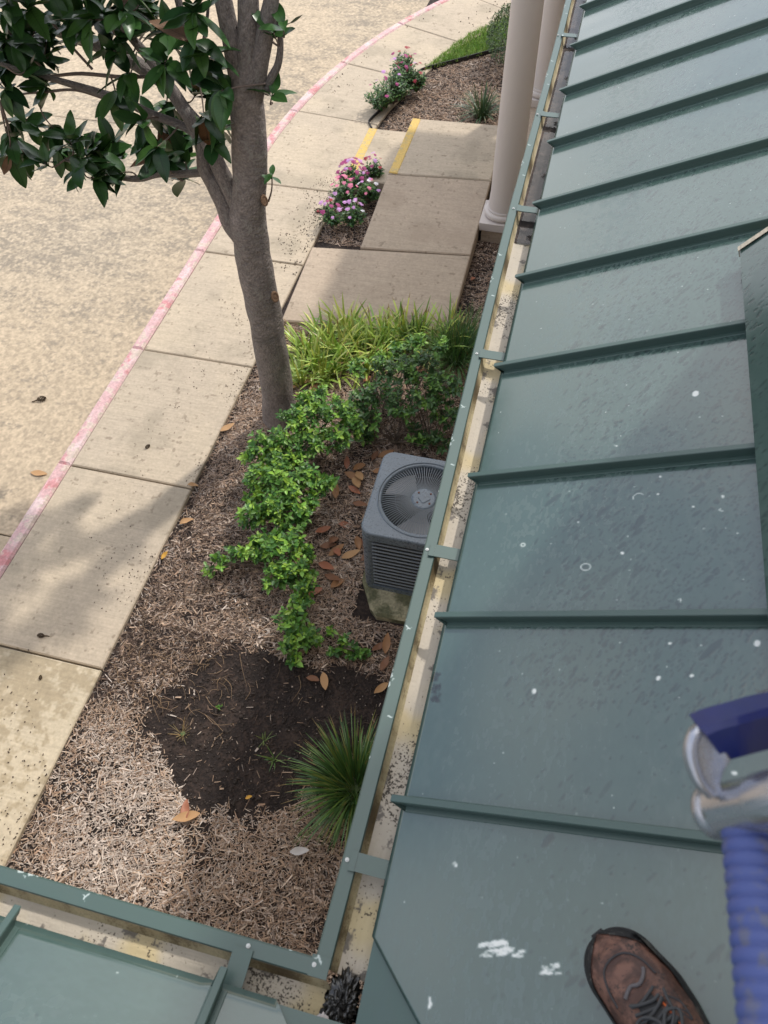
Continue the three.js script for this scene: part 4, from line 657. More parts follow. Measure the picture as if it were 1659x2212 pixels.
// ------------------------------------------------------------------ planting
const UP = V(0, 1, 0);
function smallLeaf(s, p, d, len, wd, col, droop = 0.25) {   // folded pointed leaf, six faces
  const up = V(rr(-0.5, 0.5), 1, rr(-0.5, 0.5)).normalize(), z = d.clone().cross(up).normalize(), y = z.clone().cross(d).normalize();
  const at = (t, w) => p.clone().addScaledVector(d, t * len).addScaledVector(z, w * wd).addScaledVector(y, Math.abs(w) * wd * 0.35 - droop * t * t * len * 0.6);
  const a = at(0, 0), m1 = at(0.38, 0), m2 = at(0.72, 0), e = at(1, 0), l1 = at(0.35, 1), l2 = at(0.7, 0.72), r1 = at(0.35, -1), r2 = at(0.7, -0.72);
  const n1 = y.clone().addScaledVector(z, -0.3).normalize(), n2 = y.clone().addScaledVector(z, 0.3).normalize();
  s.tri(a, m1, l1, n1, col); s.tri(m1, m2, l2, n1, col); s.tri(m1, l2, l1, n1, col); s.tri(m2, e, l2, n1, col);
  s.tri(a, r1, m1, n2, col); s.tri(m1, r2, m2, n2, col); s.tri(m1, r1, r2, n2, col); s.tri(m2, r2, e, n2, col);
}
const vary = (c, k = 0.25) => { const b = rr(1 - k, 1 + k), y = rr(-0.15, 0.15); return [c[0] * b * (1 + y), c[1] * b, c[2] * b * (1 - y)]; };
function shrub(label, base, clumps, { cols, n = 150, len = [0.022, 0.064], dens = 1.35, grow = 1.35, bare = 0, cat = 'shrub', name = 'shrub', group } = {}) {
  const t = thing(name, label, cat, group), f = new Soup(), st = [];
  for (let [px, py, h, r] of clumps) {
    r *= grow; const c = onY(px, py, h), b = base[Math.floor(rnd() * base.length)], foot = onY(b[0], b[1], -0.03);
    const mid = foot.clone().lerp(c, 0.5).add(V(rr(-0.05, 0.05), 0.06, rr(-0.05, 0.05)));
    st.push(limb([foot, mid, c.clone().add(V(0, -r * 0.4, 0))], [0.008, 0.006, 0.003], { seg: 6, per: 5 }));
    const tw = Math.round(n * dens * (r / 0.14) ** 2 / 11.5);
    for (let k = 0; k < tw; k++) {                       // shoots with opposite leaves
      const a = rr(0, 7), el = Math.acos(rr(-0.55, 1)), q = r * Math.cbrt(rr(0.1, 1)), o = V(Math.sin(el) * Math.cos(a), Math.cos(el) * 0.75, Math.sin(el) * Math.sin(a)), tip = c.clone().addScaledVector(o, q), dir = o.clone().add(V(0, 0.7, 0)).add(V(rr(-0.6, 0.6), rr(-0.2, 0.4), rr(-0.6, 0.6))).normalize();
      const l = rr(0.06, 0.13), s0 = tip.clone().addScaledVector(dir, -l);
      if (k % 2 === 0) st.push(limb([c.clone().lerp(s0, 0.35), s0, tip], [0.0028, 0.0022, 0.0012], { seg: 4, per: 2 }));
      const side = dir.clone().cross(V(rr(-1, 1), rr(-1, 1), rr(-1, 1))).normalize(), side2 = dir.clone().cross(side), young = rnd() < 0.4;
      for (let j = 0; j < 5; j++) {
        const p = s0.clone().lerp(tip, (j + 0.7) / 5), sd = j % 2 ? side : side2;
        for (const sgn of [-1, 1]) { const L = rr(...len) * (j > 3 ? 0.75 : 1); smallLeaf(f, p, sd.clone().multiplyScalar(sgn).addScaledVector(dir, 0.55).normalize(), L, L * 0.29, vary(j > 1 && young ? cols[0] : pick(cols.slice(1)))); }
      }
    }
  }
  for (let k = 0; k < bare; k++) { const [px, py, h] = pick(clumps), c = onY(px + rr(-30, 30), py + rr(-30, 30), h), b = pick(base), foot = onY(b[0] + rr(-12, 12), b[1] + rr(-6, 6), -0.03); st.push(limb([foot, foot.clone().lerp(c, 0.5).add(V(rr(-0.06, 0.06), 0.03, rr(-0.06, 0.06))), c], [0.006, 0.0045, 0.002], { seg: 5, per: 5 })); }
  part('stems', merge(st), M.stem, t); part('foliage', f.build(), M.foliage, t, 'stuff');
  return t;
}
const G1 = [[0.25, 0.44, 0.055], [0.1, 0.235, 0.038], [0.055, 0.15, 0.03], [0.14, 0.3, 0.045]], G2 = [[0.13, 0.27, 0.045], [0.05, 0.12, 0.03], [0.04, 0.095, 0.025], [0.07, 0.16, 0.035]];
const sg1 = 'glossy green shrubs beside the air conditioner';
shrub('leafy green shrub growing against the foot of the tree trunk', [[640, 985], [700, 990], [590, 1010]], [[640, 905, 0.42, 0.12], [600, 950, 0.38, 0.11], [560, 960, 0.36, 0.1], [690, 890, 0.42, 0.11], [735, 885, 0.42, 0.11], [665, 950, 0.36, 0.12], [720, 940, 0.34, 0.11], [625, 990, 0.3, 0.1], [690, 850, 0.4, 0.07], [540, 990, 0.3, 0.07], [760, 920, 0.3, 0.1], [590, 1000, 0.3, 0.1], [660, 870, 0.42, 0.09]], { cols: G1, n: 190, group: sg1, bare: 10 });
shrub('dense bright green shrub between the pavement and the air conditioner', [[600, 1130], [640, 1110], [570, 1120]], [[560, 1030, 0.36, 0.12], [605, 1055, 0.38, 0.13], [655, 1035, 0.34, 0.12], [700, 1040, 0.3, 0.09], [575, 1090, 0.34, 0.13], [625, 1105, 0.3, 0.12], [540, 1110, 0.28, 0.09], [600, 1010, 0.34, 0.1], [665, 1085, 0.26, 0.08], [545, 1060, 0.3, 0.08]], { cols: G1, n: 200, group: sg1, bare: 8 });
shrub('low sprawling green shrub with a long shoot reaching over the mulch', [[600, 1240], [630, 1230]], [[570, 1180, 0.24, 0.11], [605, 1200, 0.26, 0.12], [545, 1190, 0.2, 0.09], [505, 1195, 0.16, 0.06], [470, 1212, 0.14, 0.055], [448, 1228, 0.12, 0.03], [640, 1235, 0.22, 0.11], [600, 1250, 0.2, 0.09], [655, 1270, 0.2, 0.08], [620, 1160, 0.26, 0.1], [655, 1190, 0.2, 0.07]], { cols: G1, n: 200, group: sg1, bare: 8 });
shrub('small green shrub at the upper rim of the bare soil', [[650, 1395], [665, 1400]], [[640, 1325, 0.2, 0.08], [615, 1345, 0.18, 0.06], [625, 1385, 0.16, 0.07], [645, 1370, 0.18, 0.09], [630, 1420, 0.1, 0.055], [675, 1380, 0.14, 0.07], [650, 1300, 0.2, 0.06]], { cols: G1, n: 170, group: sg1 });
shrub('short trailing green sprig beside the concrete pad', [[735, 1400]], [[715, 1362, 0.06, 0.03], [740, 1385, 0.08, 0.045], [765, 1408, 0.06, 0.05], [785, 1410, 0.05, 0.03], [722, 1400, 0.05, 0.035]], { cols: G1, n: 210, group: sg1 });
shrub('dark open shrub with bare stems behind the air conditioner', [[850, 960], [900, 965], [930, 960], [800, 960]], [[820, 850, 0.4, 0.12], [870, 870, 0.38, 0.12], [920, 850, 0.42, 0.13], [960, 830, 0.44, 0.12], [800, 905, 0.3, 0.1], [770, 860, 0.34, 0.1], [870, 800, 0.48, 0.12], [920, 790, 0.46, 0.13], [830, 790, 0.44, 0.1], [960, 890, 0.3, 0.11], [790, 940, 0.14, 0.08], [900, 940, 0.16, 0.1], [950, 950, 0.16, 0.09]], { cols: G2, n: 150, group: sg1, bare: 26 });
shrub('bright green leafy shrub top in front of the strappy plants', [[850, 900], [800, 905]], [[770, 790, 0.34, 0.1], [810, 770, 0.36, 0.11], [850, 755, 0.38, 0.11], [900, 740, 0.4, 0.12], [950, 745, 0.42, 0.1], [880, 775, 0.38, 0.1]], { cols: G1, n: 150, group: sg1, grow: 0.95 });

function blades(label, px, py, y0, { n, len, wd, cols, arch = 0.9, spread = 0.05, name = 'strappy_plant', cat = 'plant', group, tilt = [0.15, 1.0], flower }) {
  const c = onY(px, py, y0), t = thing(name, label, cat, group, c), s = new Soup();
  for (let k = 0; k < n; k++) {
    const a = rr(0, 2 * Math.PI), L = rr(...len), W = rr(...wd), ti = rr(...tilt), out = V(Math.cos(a), 0, Math.sin(a)), side = V(-Math.sin(a), 0, Math.cos(a)), col = vary(pick(cols), 0.25), r0 = spread * Math.sqrt(rnd());
    let p = out.clone().multiplyScalar(r0).add(V(rr(-0.01, 0.01), 0, rr(-0.01, 0.01))), el = Math.PI / 2 - ti * 0.5, prev = null; const N = 6, ar = arch * rr(0.6, 1.4), tw = rr(-0.6, 0.6);
    for (let i = 0; i <= N; i++) {
      const f = i / N, w = W * (f < 0.15 ? 0.7 + 2 * f : 1) * Math.pow(1 - f, 0.45) + 0.0004, sd = side.clone().applyAxisAngle(out, tw * f), A = p.clone().addScaledVector(sd, w), B = p.clone().addScaledVector(sd, -w);
      if (prev) { const cc = f > 0.85 && rnd() < 0.25 ? [0.3, 0.2, 0.07] : col; s.quad(prev[0], A, B, prev[1], cc); }
      prev = [A, B]; el -= ar * ti / N * 1.6; p = p.clone().addScaledVector(out, Math.cos(el) * L / N).add(V(0, Math.sin(el) * L / N, 0)); if (p.y < 0.006) p.y = 0.006 + 0.002 * rnd();
    }
  }
  part('foliage', s.build(), M.foliage, t, 'stuff'); part('crown', new THREE.SphereGeometry(spread * 0.6, 10, 6).scale(1, 0.3, 1), M.crownG ??= std({ color: lin(0.09, 0.13, 0.05), roughness: 0.9 }), t);
  if (flower) for (const [x, y, z, m] of flower) { const fm = part('bloom', merge([leafGeo(0.05, 0.009, 0.3, 0.2), leafGeo(0.05, 0.009, 0.3, 0.2).rotateY(2.1), leafGeo(0.05, 0.009, 0.3, 0.2).rotateY(4.2)].map((g) => g.rotateZ(0.9))), m, t); fm.position.set(x, y, z); }
  return t;
}
const lily = [[0.44, 0.54, 0.1], [0.34, 0.48, 0.08], [0.54, 0.58, 0.17], [0.22, 0.36, 0.06]], grp2 = 'strappy yellow green plants along the near edge of the ramped walk';
for (const [x, y, m] of [[672, 770], [700, 725], [735, 740], [770, 715], [690, 800], [730, 790], [805, 735], [845, 715], [790, 770], [880, 735], [760, 745], [835, 745], [910, 715], [715, 765], [655, 805], [965, 712], [940, 735], [690, 760], [750, 700], [820, 705], [870, 700], [740, 760], [665, 740]]) blades('strappy yellow green clump with arching blades', x + rr(-5, 5), y + rr(-5, 5) + 25, -0.03, { n: 34, len: [0.26, 0.46], wd: [0.011, 0.016], cols: lily, spread: 0.06, group: grp2, tilt: [0.1, 1.25] });
const liri = [[0.07, 0.155, 0.04], [0.1, 0.21, 0.05], [0.05, 0.115, 0.03], [0.14, 0.25, 0.055]];
blades('large dark green grassy clump spilling beside the bare soil', 768, 1705, -0.03, { n: 560, len: [0.28, 0.5], wd: [0.003, 0.0052], cols: [...liri, [0.2, 0.24, 0.05]], spread: 0.11, tilt: [0.08, 1.2], arch: 1.05, name: 'grassy_plant', group: 'dark grassy clumps' });
blades('dark grassy clump beneath the gutter past the leafy shrubs', 985, 780, 0.0, { n: 360, len: [0.28, 0.46], wd: [0.0025, 0.0042], cols: liri, spread: 0.11, tilt: [0.05, 1.3], arch: 0.8, name: 'grassy_plant', group: 'dark grassy clumps' });
blades('dark grassy clump by the corner of the ramped walk', 1005, 745, 0.0, { n: 280, len: [0.25, 0.42], wd: [0.0025, 0.0042], cols: liri, spread: 0.09, tilt: [0.05, 1.3], arch: 0.8, name: 'grassy_plant', group: 'dark grassy clumps' });
blades('fine upright grassy tuft among the yellow green clumps', 900, 742, 0.0, { n: 160, len: [0.22, 0.34], wd: [0.0018, 0.003], cols: liri, spread: 0.05, tilt: [0.05, 0.8], arch: 0.6, name: 'grassy_plant', group: 'dark grassy clumps' });
blades('dark strappy clump on the mulch beside the porch column', 1040, 252, -0.03, { n: 120, len: [0.28, 0.42], wd: [0.006, 0.01], cols: [[0.06, 0.11, 0.04], [0.045, 0.085, 0.035], [0.1, 0.15, 0.06]], spread: 0.1, tilt: [0.1, 1.3], name: 'grassy_plant', group: 'dark grassy clumps' });
blades('sparse green weed with narrow leaves on the bare soil', 592, 1642, -0.02, { n: 16, len: [0.05, 0.13], wd: [0.002, 0.004], cols: [[0.1, 0.2, 0.04], [0.16, 0.24, 0.06]], spread: 0.01, tilt: [0.8, 1.5], arch: 0.3, name: 'weed', group: 'weeds on the bare soil' });
blades('thin pale weed beside the larger weed on the bare soil', 570, 1600, -0.02, { n: 9, len: [0.04, 0.09], wd: [0.0014, 0.003], cols: [[0.16, 0.22, 0.06]], spread: 0.01, tilt: [0.7, 1.5], arch: 0.3, name: 'weed', group: 'weeds on the bare soil' });
blades('tiny round green seedling on the bare soil', 475, 1528, -0.02, { n: 9, len: [0.012, 0.025], wd: [0.005, 0.007], cols: [[0.12, 0.28, 0.05]], spread: 0.004, tilt: [0.6, 1.3], arch: 0.3, name: 'weed', group: 'weeds on the bare soil' });
blades('straw coloured tuft of dry grass on the bare soil', 395, 1585, -0.02, { n: 26, len: [0.03, 0.1], wd: [0.0008, 0.0014], cols: [[0.34, 0.25, 0.11]], spread: 0.03, tilt: [1.0, 1.6], arch: 0.2, name: 'weed', group: 'weeds on the bare soil' });
// ---- flowers
M.petals = { pink: std({ color: lin(0.78, 0.22, 0.36), roughness: 0.6, side: 2 }), magenta: std({ color: lin(0.36, 0.03, 0.17), roughness: 0.6, side: 2 }), lilac: std({ color: lin(0.6, 0.3, 0.62), roughness: 0.6, side: 2 }), red: std({ color: lin(0.33, 0.012, 0.03), roughness: 0.6, side: 2 }), white: std({ color: lin(0.8, 0.78, 0.8), roughness: 0.6, side: 2 }) };
const headG = [0, 1].map(() => { const l = []; for (let k = 0; k < 13; k++) { const a = k * 2.4, r = 0.03 * Math.sqrt(k / 13), h = 0.012 - r * r * 10; for (let j = 0; j < 5; j++) { const b = j * 1.2566 + k; l.push(new THREE.CircleGeometry(0.0055, 5).rotateX(-Math.PI / 2 + 0.25).translate(0, 0, 0.006).rotateY(b).translate(r * Math.cos(a), h, r * Math.sin(a))); } } return mergeGeometries(l.map(clean)); });
function flowerPlant(label, px, py, y0, h, r, colours, nh, cols, group) {
  const c = onY(px, py, y0), t = thing('flowering_plant', label, 'flowers', group, c), f = new Soup(), st = [];
  for (let k = 0; k < 46 * (r / 0.15); k++) {
    const a = rr(0, 7), q = r * Math.sqrt(rnd()), top = V(q * Math.cos(a), h * (1 - 0.55 * (q / r) ** 2) * rr(0.65, 1), q * Math.sin(a)); if (k % 2) st.push(limb([V(0, 0, 0), top.clone().multiplyScalar(0.5), top], [0.004, 0.003, 0.0018], { seg: 4, per: 3 }));
    for (let j = 0; j < 9; j++) { const p = top.clone().multiplyScalar(0.45 + 0.06 * j); const d = V(rr(-1, 1), rr(-0.1, 0.6), rr(-1, 1)).normalize(); smallLeaf(f, p, d, rr(0.035, 0.06), 0.011, vary(pick(cols))); }
  }
  part('stems', merge(st), M.stem, t); part('foliage', f.build(), M.foliage, t, 'stuff');
  for (let k = 0; k < nh; k++) { const a = k * 2.4 + rr(-0.4, 0.4), q = r * 0.95 * Math.sqrt((k + 0.5) / nh), m = part('flower_head', headG[k % 2], M.petals[pick(colours)], t); m.position.set(q * Math.cos(a), h * (1.02 - 0.5 * (q / r) ** 2) + rr(0, 0.03), q * Math.sin(a)); m.rotation.set(rr(-0.3, 0.3) + 0.3 * Math.sin(a), 0, rr(-0.3, 0.3) - 0.3 * Math.cos(a)); m.scale.setScalar(rr(0.55, 0.95)); }
}
const fg1 = 'flowering plants in the small bed beside the ramped walk', fl = [[0.06, 0.15, 0.03], [0.1, 0.22, 0.04], [0.035, 0.1, 0.03]];
flowerPlant('red and lilac flowers at the near left end of the small bed', 715, 490, 0, 0.3, 0.15, ['red', 'magenta', 'lilac'], 12, fl, fg1);
flowerPlant('lilac and white flowers at the near right end of the small bed', 765, 485, 0, 0.28, 0.15, ['lilac', 'lilac', 'white'], 12, fl, fg1);
flowerPlant('bright pink flower mound in the middle of the small bed', 745, 445, 0, 0.34, 0.17, ['pink', 'pink', 'pink', 'lilac'], 16, fl, fg1);
flowerPlant('white tinged pink flowers beside the ramp edge', 795, 440, 0, 0.28, 0.15, ['pink', 'white', 'lilac'], 9, fl, fg1);
flowerPlant('deep magenta flower mound near the painted step', 762, 412, 0, 0.36, 0.19, ['magenta', 'magenta', 'magenta', 'lilac'], 40, fl, fg1);
flowerPlant('tall red and lilac flowers by the corner of the step', 808, 398, 0, 0.36, 0.13, ['red', 'lilac', 'magenta'], 10, fl, fg1);
const fg2 = 'flowering plants along the edge of the mulch past the step';
flowerPlant('leafy plant with few magenta flowers at the edging corner', 822, 240, 0, 0.42, 0.23, ['magenta'], 4, fl, fg2);
flowerPlant('leafy plant with pink and lilac flowers in the row past the step', 850, 225, 0, 0.45, 0.24, ['magenta', 'lilac'], 5, fl, fg2);
flowerPlant('plant with lilac flower tops in the row past the step', 868, 200, 0, 0.45, 0.23, ['lilac', 'lilac', 'magenta'], 8, fl, fg2);
flowerPlant('red flowered plant where the row meets the lawn', 900, 200, 0, 0.36, 0.17, ['red'], 7, fl, fg2);
flowerPlant('dark red flowered plant at the far end of the row', 872, 172, 0, 0.4, 0.2, ['red', 'magenta'], 8, fl, fg2);
// ---- lawn, edging, round shrub
{
  const lawn = structure('lawn_soil', boxUV(prism(lawnEdge, -0.005, -0.2, 0.005), 0.9), M.soil, 'soil under the small lawn', 'soil');
  const im = [], cl = [], e = new THREE.Euler(), q = new THREE.Quaternion();
  for (let k = 0; k < 90000; k++) { const u = rr(10.8, 15), v = rr(-2.35, 1); if (!inside(lawnEdge, u, v)) continue; e.set(rr(-0.7, 0.7), rr(0, 7), rr(-0.7, 0.7)); q.setFromEuler(e); im.push(new THREE.Matrix4().compose(V(v, -0.004, -u), q, V(rr(0.7, 1.3), rr(0.6, 1.4), 1))); cl.push(vary(pick([[0.26, 0.42, 0.07], [0.2, 0.36, 0.06], [0.34, 0.46, 0.12]]), 0.3)); }
  const g = new THREE.BufferGeometry(); g.setAttribute('position', new THREE.Float32BufferAttribute([-0.004, 0, 0, 0.004, 0, 0, 0.003, 0.03, 0.005, -0.004, 0, 0, 0.003, 0.03, 0.005, -0.003, 0.03, 0.005, -0.003, 0.03, 0.005, 0.003, 0.03, 0.005, 0, 0.055, 0.02], 3)); g.computeVertexNormals();
  const m = new THREE.InstancedMesh(g, phys({ color: 0xffffff, roughness: 0.6, side: 2, transmission: 0.2, thickness: 0 }), im.length); im.forEach((x, i) => { m.setMatrixAt(i, x); m.setColorAt(i, new THREE.Color().setRGB(...cl[i])); }); m.name = 'lawn_grass'; m.castShadow = m.receiveShadow = true; m.userData = { kind: 'stuff', label: 'short bright green lawn grass inside the curve of the pavement', category: 'grass' }; scene.add(m);
  const line = [[9.2, -2.575], [9.36, -2.66], [9.62, -2.6], [10.2, -2.44], [10.86, -2.3], [11.25, -1.86], [11.65, -1.4], [12.5, -0.2], [13, 0.3]].map(([u, v]) => P(u, v, 0));
  const c = new THREE.CatmullRomCurve3(line, false, 'catmullrom', 0.2), pos = [], idx = [];
  for (let i = 0; i <= 60; i++) { const p = c.getPoint(i / 60), t = c.getTangent(i / 60), n = V(-t.z, 0, t.x).multiplyScalar(0.006); for (const [s, y] of [[-1, -0.1], [-1, 0.035], [1, 0.035], [1, -0.1]]) pos.push(p.x + n.x * s, y, p.z + n.z * s); if (i < 60) for (let k = 0; k < 3; k++) { const a = i * 4 + k, b = a + 4; idx.push(a, b, a + 1, b, b + 1, a + 1); } }
  const eg = new THREE.BufferGeometry(); eg.setAttribute('position', new THREE.Float32BufferAttribute(pos, 3)); eg.setIndex(idx); const ng = eg.toNonIndexed(); ng.computeVertexNormals();
  tag(part('bed_edging', ng, M.edging), 'thin black edging strip between the lawn and the mulch', 'edging');
  const rc = onY(1104, 134, 0), t = thing('round_shrub', 'clipped round dark green shrub behind the porch columns', 'shrub', null, V(rc.x, -0.03, rc.z)), s = new Soup();
  for (let k = 0; k < 5200; k++) { const a = rr(0, 7), el = Math.acos(rr(-0.75, 1)), r = 0.44 * (rnd() < 0.75 ? rr(0.86, 1.06) : rr(0.5, 0.9)), o = V(Math.sin(el) * Math.cos(a), Math.cos(el), Math.sin(el) * Math.sin(a)); smallLeaf(s, o.clone().multiplyScalar(r).add(V(0, 0.46, 0)), o.clone().add(V(rr(-1, 1), rr(-0.6, 1), rr(-1, 1))).normalize(), rr(0.025, 0.045), 0.009, vary(pick([[0.06, 0.12, 0.03], [0.035, 0.08, 0.025], [0.11, 0.18, 0.045]]), 0.3)); }
  t.scale.setScalar(0.8); part('foliage', s.build(), M.foliage, t, 'stuff'); part('stems', merge([0, 1, 2, 3, 4].map((k) => limb([V(0, 0, 0), V(0.08 * Math.cos(k * 1.3), 0.2, 0.08 * Math.sin(k * 1.3)), V(0.25 * Math.cos(k * 1.3), 0.5, 0.25 * Math.sin(k * 1.3))], [0.02, 0.014, 0.006], { seg: 6 }))), M.stem, t);
}
// ------------------------------------------------------------------ sludge in the gutter corner
{
  const p = onY(735, 2165, FY + 0.03), t = thing('sludge_clump', 'black tarry sludge clogging the corner where the gutters meet', 'sludge', null, V(p.x, FY, p.z)), nz = new ImprovedNoise();
  const tar = phys({ color: lin(0.012, 0.011, 0.01), roughness: 0.28, clearcoat: 0.6, clearcoatRoughness: 0.1 });
  const g = new THREE.SphereGeometry(1, 64, 40), q = g.attributes.position;
  for (let i = 0; i < q.count; i++) { const x = q.getX(i), y = q.getY(i), z = q.getZ(i), r = 1 + 0.35 * nz.noise(x * 2.3, y * 2.3, z * 2.3) + 0.4 * nz.noise(x * 6, y * 6, z * 6 + 3) + 0.2 * nz.noise(x * 15, y * 15, z * 15); q.setXYZ(i, x * r * 0.027, Math.max(0, y) * r * 0.034, z * r * 0.045); }
  g.computeVertexNormals(); part('mass', g, tar, t);
  const g2 = g.clone(), q2 = g2.attributes.position; for (let i = 0; i < q2.count; i++) { const x = q2.getX(i), y = q2.getY(i), z = q2.getZ(i), r = 1 + 0.5 * nz.noise(x * 90, y * 90, z * 90 + 7); q2.setXYZ(i, x * r * 0.75 - 0.012, y * r * 0.5, z * r * 0.6 + 0.05); } g2.computeVertexNormals(); part('mass', g2, tar, t);
  const pl = new THREE.SphereGeometry(1, 30, 20), w = pl.attributes.position; for (let i = 0; i < w.count; i++) { const x = w.getX(i), y = w.getY(i), z = w.getZ(i), r = 1 + 0.4 * nz.noise(x * 3, y * 3 + 5, z * 3); w.setXYZ(i, x * r * 0.014, y * r * 0.004 + 0.004, z * r * 0.03); } pl.computeVertexNormals();
  const s2 = part('sealant', pl, std({ color: lin(0.55, 0.5, 0.48), roughness: 0.7 }), t); s2.position.set(-0.022, 0.02, 0.05); s2.rotation.x = 0.4;
}
// ------------------------------------------------------------------ boot
{
  const toe = onRoof(1302, 2022, 0.012), heel = onRoof(1522, 2345, 0.012), bd = thing('hiking_boot', 'brown leather hiking boot with black toe cap and grey laces standing on the roof', 'boot');
  const a = roofP(toe.u, toe.w, 0.006), b = roofP(heel.u, heel.w, 0.006), X = b.clone().sub(a).normalize(), N = V(-SN, CS, 0), Z = X.clone().cross(N).normalize();
  bd.position.copy(a); bd.quaternion.setFromRotationMatrix(new THREE.Matrix4().makeBasis(X, N, Z));
  const L = 0.3, nz = new ImprovedNoise();
  const tab = (t, arr) => { for (let i = 1; i < arr.length; i++) if (t <= arr[i][0]) { const f = (t - arr[i - 1][0]) / (arr[i][0] - arr[i - 1][0]), g = f * f * (3 - 2 * f) * 0.5 + f * 0.5; return arr[i - 1][1] + (arr[i][1] - arr[i - 1][1]) * g; } return arr[arr.length - 1][1]; };
  const hw = [[0, 0.012], [0.004, 0.022], [0.012, 0.032], [0.03, 0.043], [0.06, 0.05], [0.1, 0.053], [0.13, 0.051], [0.17, 0.044], [0.22, 0.038], [0.27, 0.036], [0.29, 0.028], [0.3, 0.01]];
  const hwT = hw; const hwf = (s) => s < 0.06 ? Math.max(0.003, 0.05 * Math.sqrt(Math.max(0, 1 - (1 - s / 0.06) ** 2))) : tab(s, hwT);
  const off = [[0, 0.004], [0.05, 0.002], [0.1, -0.002], [0.16, -0.003], [0.3, 0]];
  const ht = [[0, 0.03], [0.015, 0.046], [0.04, 0.057], [0.08, 0.066], [0.12, 0.08], [0.16, 0.1], [0.2, 0.13], [0.24, 0.145], [0.28, 0.145], [0.3, 0.1]];
  const upper = (sc = 0, from = 0, to = 1, y0 = 0.018, cap = 9, y1 = 9) => {        // shell following the last; cap limits the angle
    const nl = 56, na = 28, pos = [], uv = [], idx = [];
    for (let i = 0; i <= nl; i++) { const s = L * (from + (to - from) * Math.pow(i / nl, 1.8)), w = hwf(s) + sc, h = tab(s, ht) + sc - y0, o = tab(s, off);
      for (let j = 0; j <= na; j++) { const th = -Math.PI / 2 + Math.PI * j / na, e = 0.72, c = Math.sign(Math.sin(th)) * Math.pow(Math.abs(Math.sin(th)), e), y = Math.pow(Math.abs(Math.cos(th)), e * 0.8); let yy = y0 + Math.min(y * h, y1); const n = 0.0009 * nz.noise(s * 60, th * 3, 1) + 0.0016 * nz.noise(s * 22, th * 1.4, 4) * (s > 0.08 ? 1 : 0.3); pos.push(s - (i === 0 ? sc : 0), yy + n, o + c * w * (1 + 0.06 * (1 - y)) + n); uv.push(s / 0.1, th * 0.5); if (i < nl && j < na) { const p = i * (na + 1) + j, q = p + na + 1; idx.push(p, p + 1, q, q, p + 1, q + 1); } } }
    const g = new THREE.BufferGeometry(); g.setAttribute('position', new THREE.Float32BufferAttribute(pos, 3)); g.setAttribute('uv', new THREE.Float32BufferAttribute(uv, 2)); g.setIndex(idx); g.computeVertexNormals(); return g;
  };
  const yAt = (s, z) => { const w = hwf(s), k = clamp(Math.abs(z - tab(s, off)) / w, 0, 0.98), th = Math.asin(Math.pow(k, 1 / 0.72)); return 0.018 + Math.pow(Math.cos(th), 0.576) * (tab(s, ht) - 0.018); };
  const l1 = fbmT(91, 6, 5, 0.6), l2 = fbmT(92, 40, 3);
  const leather = std({ roughness: 0.6, bumpMap: tex(256, 256, (x, y) => grey(0.5 * l1(x, y) + 0.5 * l2(x, y)), false), bumpScale: 0.0012, map: tex(256, 256, (x, y) => mix(mix([0.27, 0.18, 0.15], [0.44, 0.31, 0.26], sstep(l1(x, y), 0.3, 0.68)), [0.15, 0.12, 0.11], sstep(l2(x, y) * 0.5 + l1(y, x) * 0.5, 0.56, 0.68) * 0.8)) });
  const rub = std({ roughness: 0.7, bumpMap: leather.bumpMap, bumpScale: 0.001, map: tex(256, 256, (x, y) => mix([0.09, 0.09, 0.095], [0.3, 0.29, 0.27], sstep(l1(x, y) * 0.6 + l2(x, y) * 0.4, 0.5, 0.68))) });
  const black = std({ color: lin(0.02, 0.02, 0.021), roughness: 0.8 }), lace = std({ color: lin(0.05, 0.052, 0.055), roughness: 0.85 }), seam = std({ color: lin(0.035, 0.033, 0.036), roughness: 0.7 }), orange = std({ color: lin(0.6, 0.12, 0.025), roughness: 0.7 });
  part('upper', upper(), leather, bd);
  const sole = new THREE.Shape(); const sp = []; for (let i = 0; i <= 40; i++) { const s = L * (i / 40) ** 2; sp.push([s - (i === 0 ? 0.004 : 0), tab(s, off) + hwf(s) + 0.005]); } for (let i = 40; i >= 0; i--) { const s = L * (i / 40) ** 2; sp.push([s - (i === 0 ? 0.004 : 0), tab(s, off) - hwf(s) - 0.005]); } sp.forEach(([x, y], i) => sole[i ? 'lineTo' : 'moveTo'](x, y));
  part('sole', new THREE.ExtrudeGeometry(sole, { depth: 0.018, bevelEnabled: true, bevelSize: 0.002, bevelThickness: 0.003, bevelSegments: 2 }).rotateX(Math.PI / 2).translate(0, 0.021, 0), black, bd);
  // toe cap and side rand
  part('toe_cap', (() => { const pos = [], uv = [], idx = [], n = 30, m = 12; let o0 = 0;
    for (const sg of [-1, 1]) { for (let i = 0; i <= n; i++) { const s = 0.12 * Math.pow(i / n, 2), lim = 1.25 * sstep(s, -0.012, 0.075) + 0.0, w = hwf(s) + 0.0018, h = tab(s, ht) + 0.0018 - 0.018, o = tab(s, off);
      for (let k = 0; k <= m; k++) { const th = lim + (Math.PI / 2 - lim) * k / m, c = Math.pow(Math.sin(th), 0.72), y = Math.pow(Math.max(0, Math.cos(th)), 0.576); pos.push(s - 0.0008, 0.018 + y * h, o + sg * c * w * (1 + 0.06 * (1 - y))); uv.push(s / 0.1, th * 0.5); if (i < n && k < m) { const p = o0 + i * (m + 1) + k, q = p + m + 1; idx.push(...(sg > 0 ? [p, p + 1, q, q, p + 1, q + 1] : [p, q, p + 1, q, q + 1, p + 1])); } } } o0 += (n + 1) * (m + 1); }
